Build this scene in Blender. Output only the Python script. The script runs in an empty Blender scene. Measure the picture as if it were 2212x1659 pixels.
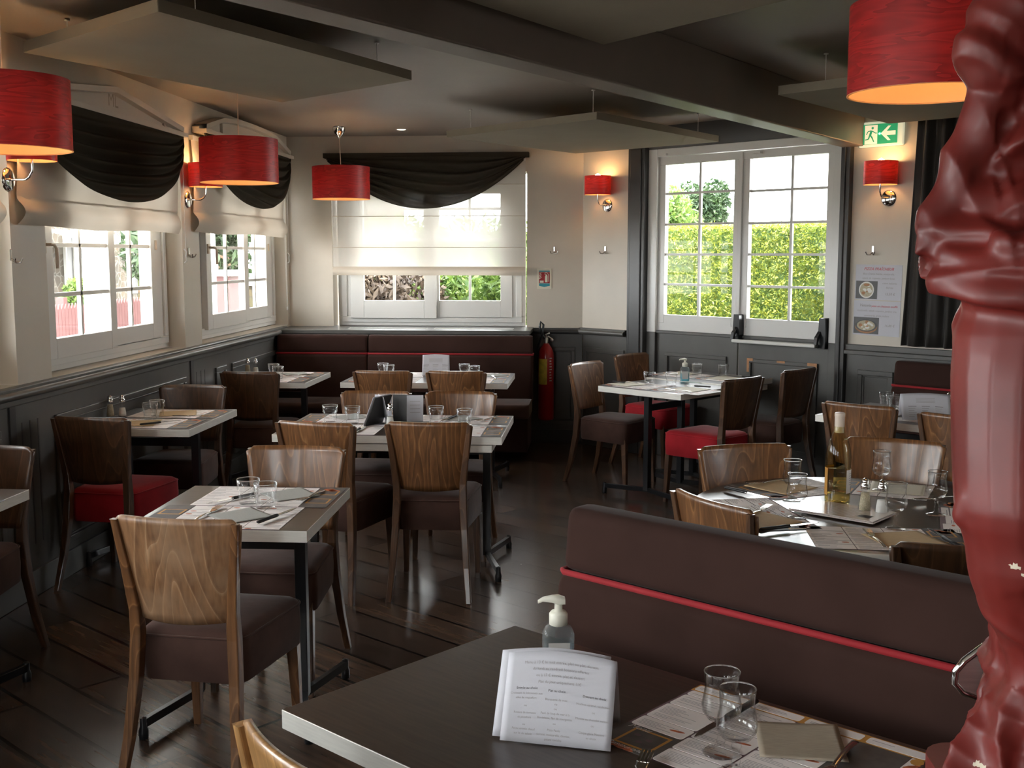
import bpy, bmesh, math, random
import numpy as np
from mathutils import Vector, Matrix, noise
random.seed(7)
PI = math.pi
R = math.radians
col = bpy.context.scene.collection
sc = bpy.context.scene
# ---------------------------------------------------------------- camera
cam = bpy.data.objects.new('camera', bpy.data.cameras.new('camera'))
col.objects.link(cam)
cam.location = (0, 0, 1.65)
cam.rotation_euler = (PI / 2 - 0.1153, 0.0, 0.0793)
cam.data.sensor_width = 36.0
cam.data.lens = 39.303
cam.data.clip_start = 0.05
cam.data.clip_end = 200
sc.camera = cam
# ---------------------------------------------------------------- daylight
world = bpy.data.worlds.new('sky')
sc.world = world
world.use_nodes = True
bg = world.node_tree.nodes['Background']
bg.inputs[0].default_value = (0.97, 0.98, 1.0, 1)
bg.inputs[1].default_value = 9.0
sun = bpy.data.objects.new('sun', bpy.data.lights.new('sun', 'SUN'))
col.objects.link(sun)
sun.data.energy = 13.0
sun.data.color = (1.0, 0.95, 0.86)
sun.data.angle = R(0.6)
sun.rotation_euler = Vector((-0.30, 0.78, -1.05)).to_track_quat('-Z', 'Y').to_euler()
def portal(loc, rz, w, h):
    l = bpy.data.lights.new('window_portal', 'AREA')
    l.shape = 'RECTANGLE'; l.size = w; l.size_y = h
    l.cycles.is_portal = True
    o = bpy.data.objects.new('window_portal', l)
    o.location = loc; o.rotation_euler = (-PI / 2, 0, rz)   # shines along local -y, into the room
    col.objects.link(o)
    o['kind'] = 'helper'
sc.view_settings.view_transform = 'Standard'
sc.view_settings.look = 'None'
sc.view_settings.exposure = 1.25
sc.view_settings.gamma = 1.0
sc.view_settings.use_curve_mapping = False
cy = sc.cycles
cy.max_bounces = 10; cy.diffuse_bounces = 4; cy.glossy_bounces = 3; cy.transmission_bounces = 8
cy.transparent_max_bounces = 24
cy.caustics_reflective = False; cy.caustics_refractive = False
cy.sample_clamp_indirect = 6.0
cy.use_adaptive_sampling = True; cy.adaptive_threshold = 0.02
cy.use_denoising = True

# ---------------------------------------------------------------- materials
def mk(name):
    m = bpy.data.materials.new(name); m.use_nodes = True
    nt = m.node_tree
    return m, nt, nt.nodes['Principled BSDF'], nt.nodes, nt.links
def mat(name, c, rough=0.5, metal=0.0, var=0.0, vs=8.0, bump=0.0, bs=60.0, sheen=0.0, coat=0.0, emit=None, es=0.0, spec=None, stretch=None, c2=None, rot=None):
    m, nt, b, N, L = mk(name)
    b.inputs['Base Color'].default_value = (*c, 1)
    b.inputs['Roughness'].default_value = rough
    b.inputs['Metallic'].default_value = metal
    if spec is not None: b.inputs['Specular IOR Level'].default_value = spec
    if sheen: b.inputs['Sheen Weight'].default_value = sheen; b.inputs['Sheen Roughness'].default_value = 0.35
    if coat: b.inputs['Coat Weight'].default_value = coat; b.inputs['Coat Roughness'].default_value = 0.15
    if emit: b.inputs['Emission Color'].default_value = (*emit, 1); b.inputs['Emission Strength'].default_value = es
    if var or bump:
        tc = N.new('ShaderNodeTexCoord'); mp = N.new('ShaderNodeMapping')
        L.new(tc.outputs['Object'], mp.inputs[0])
        if stretch: mp.inputs['Scale'].default_value = stretch
        if rot: mp.inputs['Rotation'].default_value = rot
        if var:
            n = N.new('ShaderNodeTexNoise'); n.inputs['Scale'].default_value = vs; n.inputs['Detail'].default_value = 5
            L.new(mp.outputs[0], n.inputs[0])
            r = N.new('ShaderNodeValToRGB')
            lo = tuple(max(0, x * (1 - var)) for x in c); hi = c2 or tuple(min(1, x * (1 + var)) for x in c)
            r.color_ramp.elements[0].position = 0.3; r.color_ramp.elements[1].position = 0.7
            r.color_ramp.elements[0].color = (*lo, 1); r.color_ramp.elements[1].color = (*hi, 1)
            L.new(n.outputs[0], r.inputs[0]); L.new(r.outputs[0], b.inputs['Base Color'])
        if bump:
            n = N.new('ShaderNodeTexNoise'); n.inputs['Scale'].default_value = bs; n.inputs['Detail'].default_value = 3
            L.new(mp.outputs[0], n.inputs[0])
            bp = N.new('ShaderNodeBump'); bp.inputs['Strength'].default_value = bump; bp.inputs['Distance'].default_value = 0.01
            L.new(n.outputs[0], bp.inputs['Height']); L.new(bp.outputs[0], b.inputs['Normal'])
    return m
def wood(name, dark, mid, light, rough=0.42, coat=0.42, sx=6.0, sz=1.0, lines=17.0, worn=None):
    """plywood veneer: contour lines of a noise drawn out along z give flames and cathedrals"""
    m, nt, b, N, L = mk(name)
    tc = N.new('ShaderNodeTexCoord'); oi = N.new('ShaderNodeObjectInfo')
    add = N.new('ShaderNodeVectorMath'); add.operation = 'ADD'
    mul = N.new('ShaderNodeMath'); mul.operation = 'MULTIPLY'; mul.inputs[1].default_value = 37.0
    L.new(oi.outputs['Random'], mul.inputs[0]); L.new(tc.outputs['Object'], add.inputs[0]); L.new(mul.outputs[0], add.inputs[1])
    mp = N.new('ShaderNodeMapping'); mp.inputs['Scale'].default_value = (sx, sx * 0.35, sz); L.new(add.outputs[0], mp.inputs[0])
    n = N.new('ShaderNodeTexNoise'); n.inputs['Scale'].default_value = 1.0; n.inputs['Detail'].default_value = 1.2; n.inputs['Distortion'].default_value = 0.25
    L.new(mp.outputs[0], n.inputs[0])
    k = N.new('ShaderNodeMath'); k.operation = 'MULTIPLY'; k.inputs[1].default_value = lines; L.new(n.outputs[0], k.inputs[0])
    fr = N.new('ShaderNodeMath'); fr.operation = 'FRACT'; L.new(k.outputs[0], fr.inputs[0])
    r = N.new('ShaderNodeValToRGB'); e = r.color_ramp.elements
    e[0].position = 0.0; e[0].color = (*light, 1); e[1].position = 1.0; e[1].color = (*mid, 1)
    lit = tuple(0.55 * a + 0.45 * b for a, b in zip(light, mid)); e[0].color = (*lit, 1)
    x = e.new(0.12); x.color = (*mid, 1); x = e.new(0.90); x.color = (*tuple(0.6 * a + 0.4 * b for a, b in zip(dark, mid)), 1)
    L.new(fr.outputs[0], r.inputs[0])
    m2 = N.new('ShaderNodeMapping'); m2.inputs['Scale'].default_value = (90, 90, 3); L.new(add.outputs[0], m2.inputs[0])
    n2 = N.new('ShaderNodeTexNoise'); n2.inputs['Scale'].default_value = 1.0; L.new(m2.outputs[0], n2.inputs[0])
    r2 = N.new('ShaderNodeValToRGB'); r2.color_ramp.elements[0].position = 0.3; r2.color_ramp.elements[0].color = (0.72, 0.72, 0.72, 1)
    r2.color_ramp.elements[1].position = 0.65; r2.color_ramp.elements[1].color = (1.1, 1.1, 1.1, 1); L.new(n2.outputs[0], r2.inputs[0])
    mx = N.new('ShaderNodeMix'); mx.data_type = 'RGBA'; mx.blend_type = 'MULTIPLY'; mx.inputs[0].default_value = 1.0
    L.new(r.outputs[0], mx.inputs[6]); L.new(r2.outputs[0], mx.inputs[7])
    out = mx.outputs[2]
    if worn:
        n3 = N.new('ShaderNodeTexNoise'); n3.inputs['Scale'].default_value = 4.0; n3.inputs['Detail'].default_value = 4; L.new(add.outputs[0], n3.inputs[0])
        r3 = N.new('ShaderNodeValToRGB'); r3.color_ramp.elements[0].position = 0.42; r3.color_ramp.elements[1].position = 0.56; L.new(n3.outputs[0], r3.inputs[0])
        m3 = N.new('ShaderNodeMix'); m3.data_type = 'RGBA'; L.new(r3.outputs[0], m3.inputs[0]); L.new(out, m3.inputs[6]); m3.inputs[7].default_value = (*worn, 1)
        k3 = N.new('ShaderNodeMath'); k3.operation = 'MULTIPLY'; k3.inputs[1].default_value = 0.6
        L.new(r3.outputs[0], k3.inputs[0]); L.new(k3.outputs[0], m3.inputs[0])
        out = m3.outputs[2]
    L.new(out, b.inputs['Base Color'])
    b.inputs['Roughness'].default_value = rough; b.inputs['Coat Weight'].default_value = coat; b.inputs['Coat Roughness'].default_value = 0.15
    return m
def cloth(name, c, translucent=0.3, clear=0.0, tcol=None):
    m, nt, b, N, L = mk(name); N.remove(b); o = N['Material Output']
    d = N.new('ShaderNodeBsdfDiffuse'); d.inputs[0].default_value = (*c, 1)
    t = N.new('ShaderNodeBsdfTranslucent'); t.inputs[0].default_value = (*(tcol or c), 1)
    mx = N.new('ShaderNodeMixShader'); mx.inputs[0].default_value = translucent
    L.new(d.outputs[0], mx.inputs[1]); L.new(t.outputs[0], mx.inputs[2]); last = mx
    if clear:
        tr = N.new('ShaderNodeBsdfTransparent'); tr.inputs[0].default_value = (*(tuple(0.5 + 0.5 * x for x in c)), 1)
        m2 = N.new('ShaderNodeMixShader'); m2.inputs[0].default_value = clear
        L.new(mx.outputs[0], m2.inputs[1]); L.new(tr.outputs[0], m2.inputs[2]); last = m2
    L.new(last.outputs[0], o.inputs[0])
    return m
def veneer(name, c, tl, es=0.0):
    """thin red wood veneer: grain running round the shade, light glowing through it"""
    m, nt, b, N, L = mk(name); o = N['Material Output']
    tc = N.new('ShaderNodeTexCoord'); mp = N.new('ShaderNodeMapping'); mp.inputs['Scale'].default_value = (2.2, 2.2, 16)
    L.new(tc.outputs['Object'], mp.inputs[0])
    n = N.new('ShaderNodeTexNoise'); n.inputs['Scale'].default_value = 1.5; n.inputs['Detail'].default_value = 2; n.inputs['Distortion'].default_value = 0.6; L.new(mp.outputs[0], n.inputs[0])
    k = N.new('ShaderNodeMath'); k.operation = 'MULTIPLY'; k.inputs[1].default_value = 7; L.new(n.outputs[0], k.inputs[0])
    fr = N.new('ShaderNodeMath'); fr.operation = 'FRACT'; L.new(k.outputs[0], fr.inputs[0])
    r = N.new('ShaderNodeValToRGB'); r.color_ramp.elements[0].color = (*tuple(x * 0.72 for x in c), 1); r.color_ramp.elements[1].color = (*tuple(min(1, x * 1.25) for x in c), 1)
    L.new(fr.outputs[0], r.inputs[0]); L.new(r.outputs[0], b.inputs['Base Color'])
    b.inputs['Roughness'].default_value = 0.42
    t = N.new('ShaderNodeBsdfTranslucent'); L.new(r.outputs[0], t.inputs[0])
    mx = N.new('ShaderNodeMixShader'); mx.inputs[0].default_value = tl
    L.new(b.outputs[0], mx.inputs[1]); L.new(t.outputs[0], mx.inputs[2]); L.new(mx.outputs[0], o.inputs[0])
    return m
def clear(name, tint=(0.96, 0.98, 0.98), edge=0.35, gloss=0.02, dirt=0.0, base=0.03):
    """clear glass or water: lets light straight through, mirrors and thickens towards grazing angles"""
    m, nt, b, N, L = mk(name); N.remove(b); o = N['Material Output']
    t = N.new('ShaderNodeBsdfTransparent'); t.inputs[0].default_value = (*tint, 1)
    g = N.new('ShaderNodeBsdfGlossy'); g.inputs['Roughness'].default_value = gloss
    lw = N.new('ShaderNodeLayerWeight'); pw = N.new('ShaderNodeMath'); pw.operation = 'POWER'; pw.inputs[1].default_value = 3.5
    L.new(lw.outputs['Facing'], pw.inputs[0])
    mr = N.new('ShaderNodeMapRange'); mr.inputs[3].default_value = base; mr.inputs[4].default_value = min(1.0, edge * 2.2); L.new(pw.outputs[0], mr.inputs[0])
    mx = N.new('ShaderNodeMixShader'); L.new(mr.outputs[0], mx.inputs[0]); L.new(t.outputs[0], mx.inputs[1]); L.new(g.outputs[0], mx.inputs[2])
    last = mx
    if dirt:
        d = N.new('ShaderNodeBsdfDiffuse'); d.inputs[0].default_value = (0.8, 0.84, 0.85, 1)
        m2 = N.new('ShaderNodeMixShader'); m2.inputs[0].default_value = dirt
        L.new(mx.outputs[0], m2.inputs[1]); L.new(d.outputs[0], m2.inputs[2]); last = m2
    L.new(last.outputs[0], o.inputs[0])
    return m
def plank_floor(name):
    m, nt, b, N, L = mk(name)
    tc = N.new('ShaderNodeTexCoord'); mp = N.new('ShaderNodeMapping'); mp.inputs['Rotation'].default_value = (0, 0, R(38)); L.new(tc.outputs['Object'], mp.inputs[0])
    br = N.new('ShaderNodeTexBrick'); br.inputs['Scale'].default_value = 1.0
    br.inputs['Brick Width'].default_value = 1.6; br.inputs['Row Height'].default_value = 0.19; br.inputs['Mortar Size'].default_value = 0.008; br.inputs['Mortar Smooth'].default_value = 0.1
    br.inputs['Color1'].default_value = (0.10, 0.066, 0.048, 1); br.inputs['Color2'].default_value = (0.050, 0.036, 0.030, 1); br.inputs['Mortar'].default_value = (0.006, 0.005, 0.005, 1)
    L.new(mp.outputs[0], br.inputs[0])
    m2 = N.new('ShaderNodeMapping'); m2.inputs['Scale'].default_value = (1.0, 12, 1); L.new(mp.outputs[0], m2.inputs[0])
    n = N.new('ShaderNodeTexNoise'); n.inputs['Scale'].default_value = 3; n.inputs['Detail'].default_value = 6; L.new(m2.outputs[0], n.inputs[0])
    r = N.new('ShaderNodeValToRGB'); r.color_ramp.elements[0].position = 0.3; r.color_ramp.elements[0].color = (0.7, 0.68, 0.68, 1); r.color_ramp.elements[1].position = 0.7; r.color_ramp.elements[1].color = (1.5, 1.35, 1.2, 1)
    L.new(n.outputs[0], r.inputs[0])
    mx = N.new('ShaderNodeMix'); mx.data_type = 'RGBA'; mx.blend_type = 'MULTIPLY'; mx.inputs[0].default_value = 1
    L.new(br.outputs[0], mx.inputs[6]); L.new(r.outputs[0], mx.inputs[7]); L.new(mx.outputs[2], b.inputs['Base Color'])
    n3 = N.new('ShaderNodeTexNoise'); n3.inputs['Scale'].default_value = 1.6; n3.inputs['Detail'].default_value = 2; L.new(tc.outputs['Object'], n3.inputs[0])
    r3 = N.new('ShaderNodeMapRange'); r3.inputs[3].default_value = 0.19; r3.inputs[4].default_value = 0.31; L.new(n3.outputs[0], r3.inputs[0]); L.new(r3.outputs[0], b.inputs['Roughness'])
    bp = N.new('ShaderNodeBump'); bp.inputs['Strength'].default_value = 0.8; bp.inputs['Distance'].default_value = 0.003; bp.invert = True
    L.new(br.outputs['Fac'], bp.inputs['Height']); L.new(bp.outputs[0], b.inputs['Normal'])
    return m
def stone(name, c1, c2, joint, s):
    m, nt, b, N, L = mk(name)
    tc = N.new('ShaderNodeTexCoord'); v = N.new('ShaderNodeTexVoronoi'); v.inputs['Scale'].default_value = s; L.new(tc.outputs['Object'], v.inputs[0])
    v2 = N.new('ShaderNodeTexVoronoi'); v2.feature = 'DISTANCE_TO_EDGE'; v2.inputs['Scale'].default_value = s; L.new(tc.outputs['Object'], v2.inputs[0])
    sp = N.new('ShaderNodeSeparateColor'); L.new(v.outputs['Color'], sp.inputs[0])
    mx = N.new('ShaderNodeMix'); mx.data_type = 'RGBA'; mx.inputs[6].default_value = (*c1, 1); mx.inputs[7].default_value = (*c2, 1); L.new(sp.outputs[0], mx.inputs[0])
    gt = N.new('ShaderNodeMath'); gt.operation = 'LESS_THAN'; gt.inputs[1].default_value = 0.05; L.new(v2.outputs[0], gt.inputs[0])
    m2 = N.new('ShaderNodeMix'); m2.data_type = 'RGBA'; L.new(gt.outputs[0], m2.inputs[0]); L.new(mx.outputs[2], m2.inputs[6]); m2.inputs[7].default_value = (*joint, 1)
    L.new(m2.outputs[2], b.inputs['Base Color']); b.inputs['Roughness'].default_value = 0.9
    return m

M = {}
M['wall'] = mat('cream_paint', (0.60, 0.545, 0.46), 0.42, var=0.05, vs=2.5, bump=0.05, bs=25)
M['grey'] = mat('dark_grey_paint', (0.082, 0.078, 0.072), 0.38, var=0.16, vs=3, coat=0.1)
M['greyd'] = mat('charcoal_paint', (0.035, 0.033, 0.032), 0.35)
M['bulk'] = mat('slate_paint', (0.10, 0.10, 0.10), 0.5)
M['ceil'] = mat('taupe_ceiling_paint', (0.30, 0.262, 0.228), 0.5, var=0.06, vs=1.5)
M['beam'] = mat('brown_beam_paint', (0.15, 0.12, 0.10), 0.45, var=0.08, vs=3)
M['raft'] = mat('khaki_acoustic_fabric', (0.235, 0.205, 0.155), 0.95, var=0.05, vs=3, bump=0.15, bs=400)
M['white'] = mat('white_window_lacquer', (0.72, 0.71, 0.68), 0.3, coat=0.1)
M['ivory'] = mat('ivory_plastic', (0.62, 0.50, 0.38), 0.35)
M['rubber'] = mat('black_rubber', (0.012, 0.012, 0.013), 0.5)
M['floor'] = plank_floor('dark_floorboards')
M['wood'] = wood('brown_stained_veneer', (0.085, 0.034, 0.012), (0.215, 0.093, 0.034), (0.42, 0.21, 0.085))
M['woodm'] = wood('brown_leg_veneer', (0.05, 0.022, 0.010), (0.125, 0.056, 0.024), (0.20, 0.10, 0.045), lines=14)
M['woodd'] = wood('dark_stained_veneer', (0.04, 0.018, 0.009), (0.10, 0.045, 0.02), (0.19, 0.095, 0.042), lines=15)
M['woodw'] = wood('worn_pale_veneer', (0.12, 0.055, 0.025), (0.33, 0.165, 0.075), (0.60, 0.40, 0.24), rough=0.5, coat=0.12, sx=4.5, lines=17, worn=(0.40, 0.25, 0.15))
M['woodl'] = wood('light_oak_veneer', (0.23, 0.11, 0.035), (0.42, 0.22, 0.08), (0.60, 0.36, 0.16))
M['brown'] = mat('brown_velvet', (0.080, 0.044, 0.036), 0.95, var=0.22, vs=7, sheen=0.16, bump=0.06, bs=30, spec=0.1)
M['brownb'] = mat('aubergine_velvet', (0.043, 0.022, 0.018), 0.95, var=0.16, vs=4, sheen=0.05, bump=0.04, bs=20, spec=0.08)
M['red'] = mat('red_velvet', (0.36, 0.014, 0.022), 0.85, var=0.18, vs=7, sheen=0.15, spec=0.2)
M['pipe'] = mat('red_piping_cord', (0.30, 0.007, 0.013), 0.8, sheen=0.1)
M['blk'] = mat('black_powder_coat', (0.012, 0.013, 0.015), 0.28)
M['steel'] = mat('brushed_steel', (0.78, 0.77, 0.73), 0.36, 1.0, var=0.1, vs=14, stretch=(1, 1, 12))
M['band'] = mat('satin_edge_metal', (0.80, 0.78, 0.72), 0.42, 0.45, var=0.06, vs=14, stretch=(1, 1, 12))
M['chrome'] = mat('chrome', (0.82, 0.82, 0.82), 0.08, 1.0)
M['cutl'] = mat('worn_cutlery_steel', (0.66, 0.64, 0.60), 0.18, 1.0)
M['wenge'] = mat('wenge_laminate', (0.052, 0.036, 0.027), 0.30, var=0.30, vs=9, stretch=(1.2, 14, 1), coat=0.2)
M['paper'] = mat('cream_paper', (0.87, 0.81, 0.78), 0.7)
M['paperw'] = mat('white_paper', (0.62, 0.615, 0.66), 0.7)
M['pline'] = mat('mauve_print', (0.16, 0.10, 0.115), 0.7)
M['pdark'] = mat('slate_print', (0.10, 0.088, 0.082), 0.6, var=0.2, vs=30)
M['pgold'] = mat('ochre_print', (0.55, 0.27, 0.06), 0.6)
M['pred'] = mat('orange_food_print', (0.50, 0.13, 0.05), 0.6, var=0.5, vs=60)
M['pgrey'] = mat('grey_ink', (0.36, 0.33, 0.33), 0.8)
M['pinkt'] = mat('rose_ink', (0.62, 0.16, 0.20), 0.8)
M['pwhite'] = mat('white_ink', (0.75, 0.73, 0.70), 0.7)
M['kraft'] = mat('kraft_napkin', (0.58, 0.42, 0.24), 0.85, var=0.04, vs=60)
M['grnap'] = mat('grey_napkin', (0.36, 0.36, 0.33), 0.85, var=0.1, vs=60, stretch=(20, 1, 1))
M['greige'] = mat('greige_napkin', (0.40, 0.34, 0.26), 0.85, var=0.14, vs=40, stretch=(1, 14, 1))
M['crnap'] = mat('cream_napkin', (0.74, 0.70, 0.58), 0.85)
def realglass(name, c, thru):
    m, nt, b, N, L = mk(name); N.remove(b); o = N['Material Output']
    g = N.new('ShaderNodeBsdfGlass'); g.inputs[0].default_value = (*c, 1); g.inputs['IOR'].default_value = 1.46; g.inputs['Roughness'].default_value = 0.0
    t = N.new('ShaderNodeBsdfTransparent'); t.inputs[0].default_value = (0.97, 0.98, 0.98, 1)
    mx = N.new('ShaderNodeMixShader'); mx.inputs[0].default_value = thru; L.new(g.outputs[0], mx.inputs[1]); L.new(t.outputs[0], mx.inputs[2]); L.new(mx.outputs[0], o.inputs[0])
    return m
M['glass'] = clear('drinking_glass', (0.985, 0.99, 0.99), edge=0.42, gloss=0.01, base=0.035)
M['rim'] = realglass('glass_rim', (0.985, 0.99, 0.99), 0.1)
M['pane'] = clear('window_glass', (0.97, 0.985, 0.98), edge=0.12, gloss=0.0, base=0.006)
M['water'] = clear('water', (0.90, 0.95, 0.97), edge=0.25)
M['bottle'] = clear('pale_bottle_glass', (0.80, 0.76, 0.55), edge=0.30)
M['wine'] = clear('golden_wine', (0.93, 0.80, 0.52), edge=0.15, dirt=0.03)
M['gel'] = clear('turquoise_gel', (0.25, 0.80, 0.88), edge=0.2, dirt=0.25)
M['plast'] = clear('clear_plastic', (0.84, 0.90, 0.92), edge=0.3, dirt=0.10)
M['salt'] = mat('salt', (0.85, 0.84, 0.80), 0.9)
M['pepper'] = mat('ground_pepper', (0.52, 0.46, 0.32), 0.9, var=0.3, vs=300)
M['pump'] = mat('ivory_white_plastic', (0.84, 0.82, 0.70), 0.3)
M['foil'] = mat('cream_capsule_foil', (0.66, 0.56, 0.47), 0.35)
M['shade'] = veneer('red_veneer', (0.40, 0.026, 0.030), 0.30)
M['liner'] = cloth('pale_veneer_lining', (0.78, 0.50, 0.27), 0.35)
M['bulb'] = mat('lit_bulb', (1, 0.9, 0.7), 0.4, emit=(1.0, 0.62, 0.28), es=26)
M['spot'] = mat('lit_spot_lens', (1, 0.9, 0.8), 0.4, emit=(1.0, 0.86, 0.66), es=5)
M['swag'] = cloth('dark_brown_voile', (0.065, 0.056, 0.042), 0.1, 0.0)
M['swags'] = cloth('sheer_dark_brown_voile', (0.095, 0.080, 0.062), 0.5, 0.18)
M['blind'] = cloth('cream_blind_cotton', (0.62, 0.55, 0.46), 0.13, 0.0)
M['sheer'] = cloth('sheer_white_voile', (0.70, 0.67, 0.62), 0.30, 0.16)
M['curtain'] = mat('black_brown_curtain', (0.020, 0.016, 0.013), 0.7, sheen=0.3)
M['statue'] = mat('glossy_red_lacquer', (0.150, 0.014, 0.010), 0.50, var=0.30, vs=5, coat=0.06, bump=0.12, bs=14)
M['chip'] = mat('bare_plaster_chip', (0.70, 0.62, 0.48), 0.8)
M['extred'] = mat('extinguisher_red', (0.42, 0.012, 0.012), 0.3, coat=0.3)
M['yellow'] = mat('yellow_label', (0.72, 0.52, 0.05), 0.5, var=0.2, vs=30)
M['signred'] = mat('sign_red', (0.33, 0.015, 0.02), 0.5)
M['signteal'] = mat('sign_teal', (0.03, 0.28, 0.34), 0.5)
M['signcr'] = mat('sign_cream', (0.72, 0.68, 0.55), 0.5)
M['green'] = mat('exit_sign_green', (0.015, 0.22, 0.09), 0.4, emit=(0.02, 0.22, 0.09), es=0.5)
M['glowcr'] = mat('exit_sign_cream', (0.8, 0.75, 0.55), 0.4, emit=(0.8, 0.72, 0.5), es=0.35)
M['led'] = mat('green_led', (0.1, 1, 0.6), 0.4, emit=(0.15, 1.0, 0.6), es=14)
M['skirting'] = mat('grey_skirting', (0.11, 0.11, 0.105), 0.4)
M['barewood'] = mat('bare_scuffed_wood', (0.42, 0.20, 0.09), 0.6, var=0.2, vs=50)
M['pavement'] = mat('pale_paving', (0.34, 0.32, 0.29), 0.9, var=0.2, vs=2)
def leafmat(name, a, b_, s=5.0, tl=0.35):
    m, nt, b, N, L = mk(name); o = N['Material Output']
    tc = N.new('ShaderNodeTexCoord'); n = N.new('ShaderNodeTexNoise'); n.inputs['Scale'].default_value = s; n.inputs['Detail'].default_value = 6; L.new(tc.outputs['Object'], n.inputs[0])
    r = N.new('ShaderNodeValToRGB'); r.color_ramp.elements[0].position = 0.35; r.color_ramp.elements[1].position = 0.65
    r.color_ramp.elements[0].color = (*a, 1); r.color_ramp.elements[1].color = (*b_, 1); L.new(n.outputs[0], r.inputs[0]); L.new(r.outputs[0], b.inputs['Base Color'])
    b.inputs['Roughness'].default_value = 0.6
    t = N.new('ShaderNodeBsdfTranslucent'); L.new(r.outputs[0], t.inputs[0])
    mx = N.new('ShaderNodeMixShader'); mx.inputs[0].default_value = tl; L.new(b.outputs[0], mx.inputs[1]); L.new(t.outputs[0], mx.inputs[2]); L.new(mx.outputs[0], o.inputs[0])
    return m
M['hedge'] = leafmat('bright_hedge_leaf', (0.09, 0.135, 0.016), (0.24, 0.26, 0.03), 14)
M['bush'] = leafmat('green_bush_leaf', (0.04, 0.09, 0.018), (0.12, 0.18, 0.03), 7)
M['dry'] = leafmat('dry_brown_twig', (0.045, 0.028, 0.02), (0.11, 0.08, 0.055), 9, 0.1)
M['tree'] = leafmat('dark_tree_leaf', (0.012, 0.03, 0.012), (0.035, 0.065, 0.02), 6)
M['stone'] = stone('rubble_stone', (0.075, 0.055, 0.035), (0.035, 0.030, 0.025), (0.11, 0.10, 0.085), 5.0)
M['vine'] = stone('autumn_ivy_stone', (0.06, 0.03, 0.015), (0.02, 0.03, 0.01), (0.015, 0.012, 0.01), 7)
M['fence'] = mat('faded_red_fence', (0.085, 0.032, 0.032), 0.7, var=0.1, vs=5)
M['extw'] = mat('outdoor_white_paint', (0.42, 0.42, 0.41), 0.6)
M['slate'] = mat('roof_slate', (0.09, 0.085, 0.08), 0.7, var=0.2, vs=5)

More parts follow.
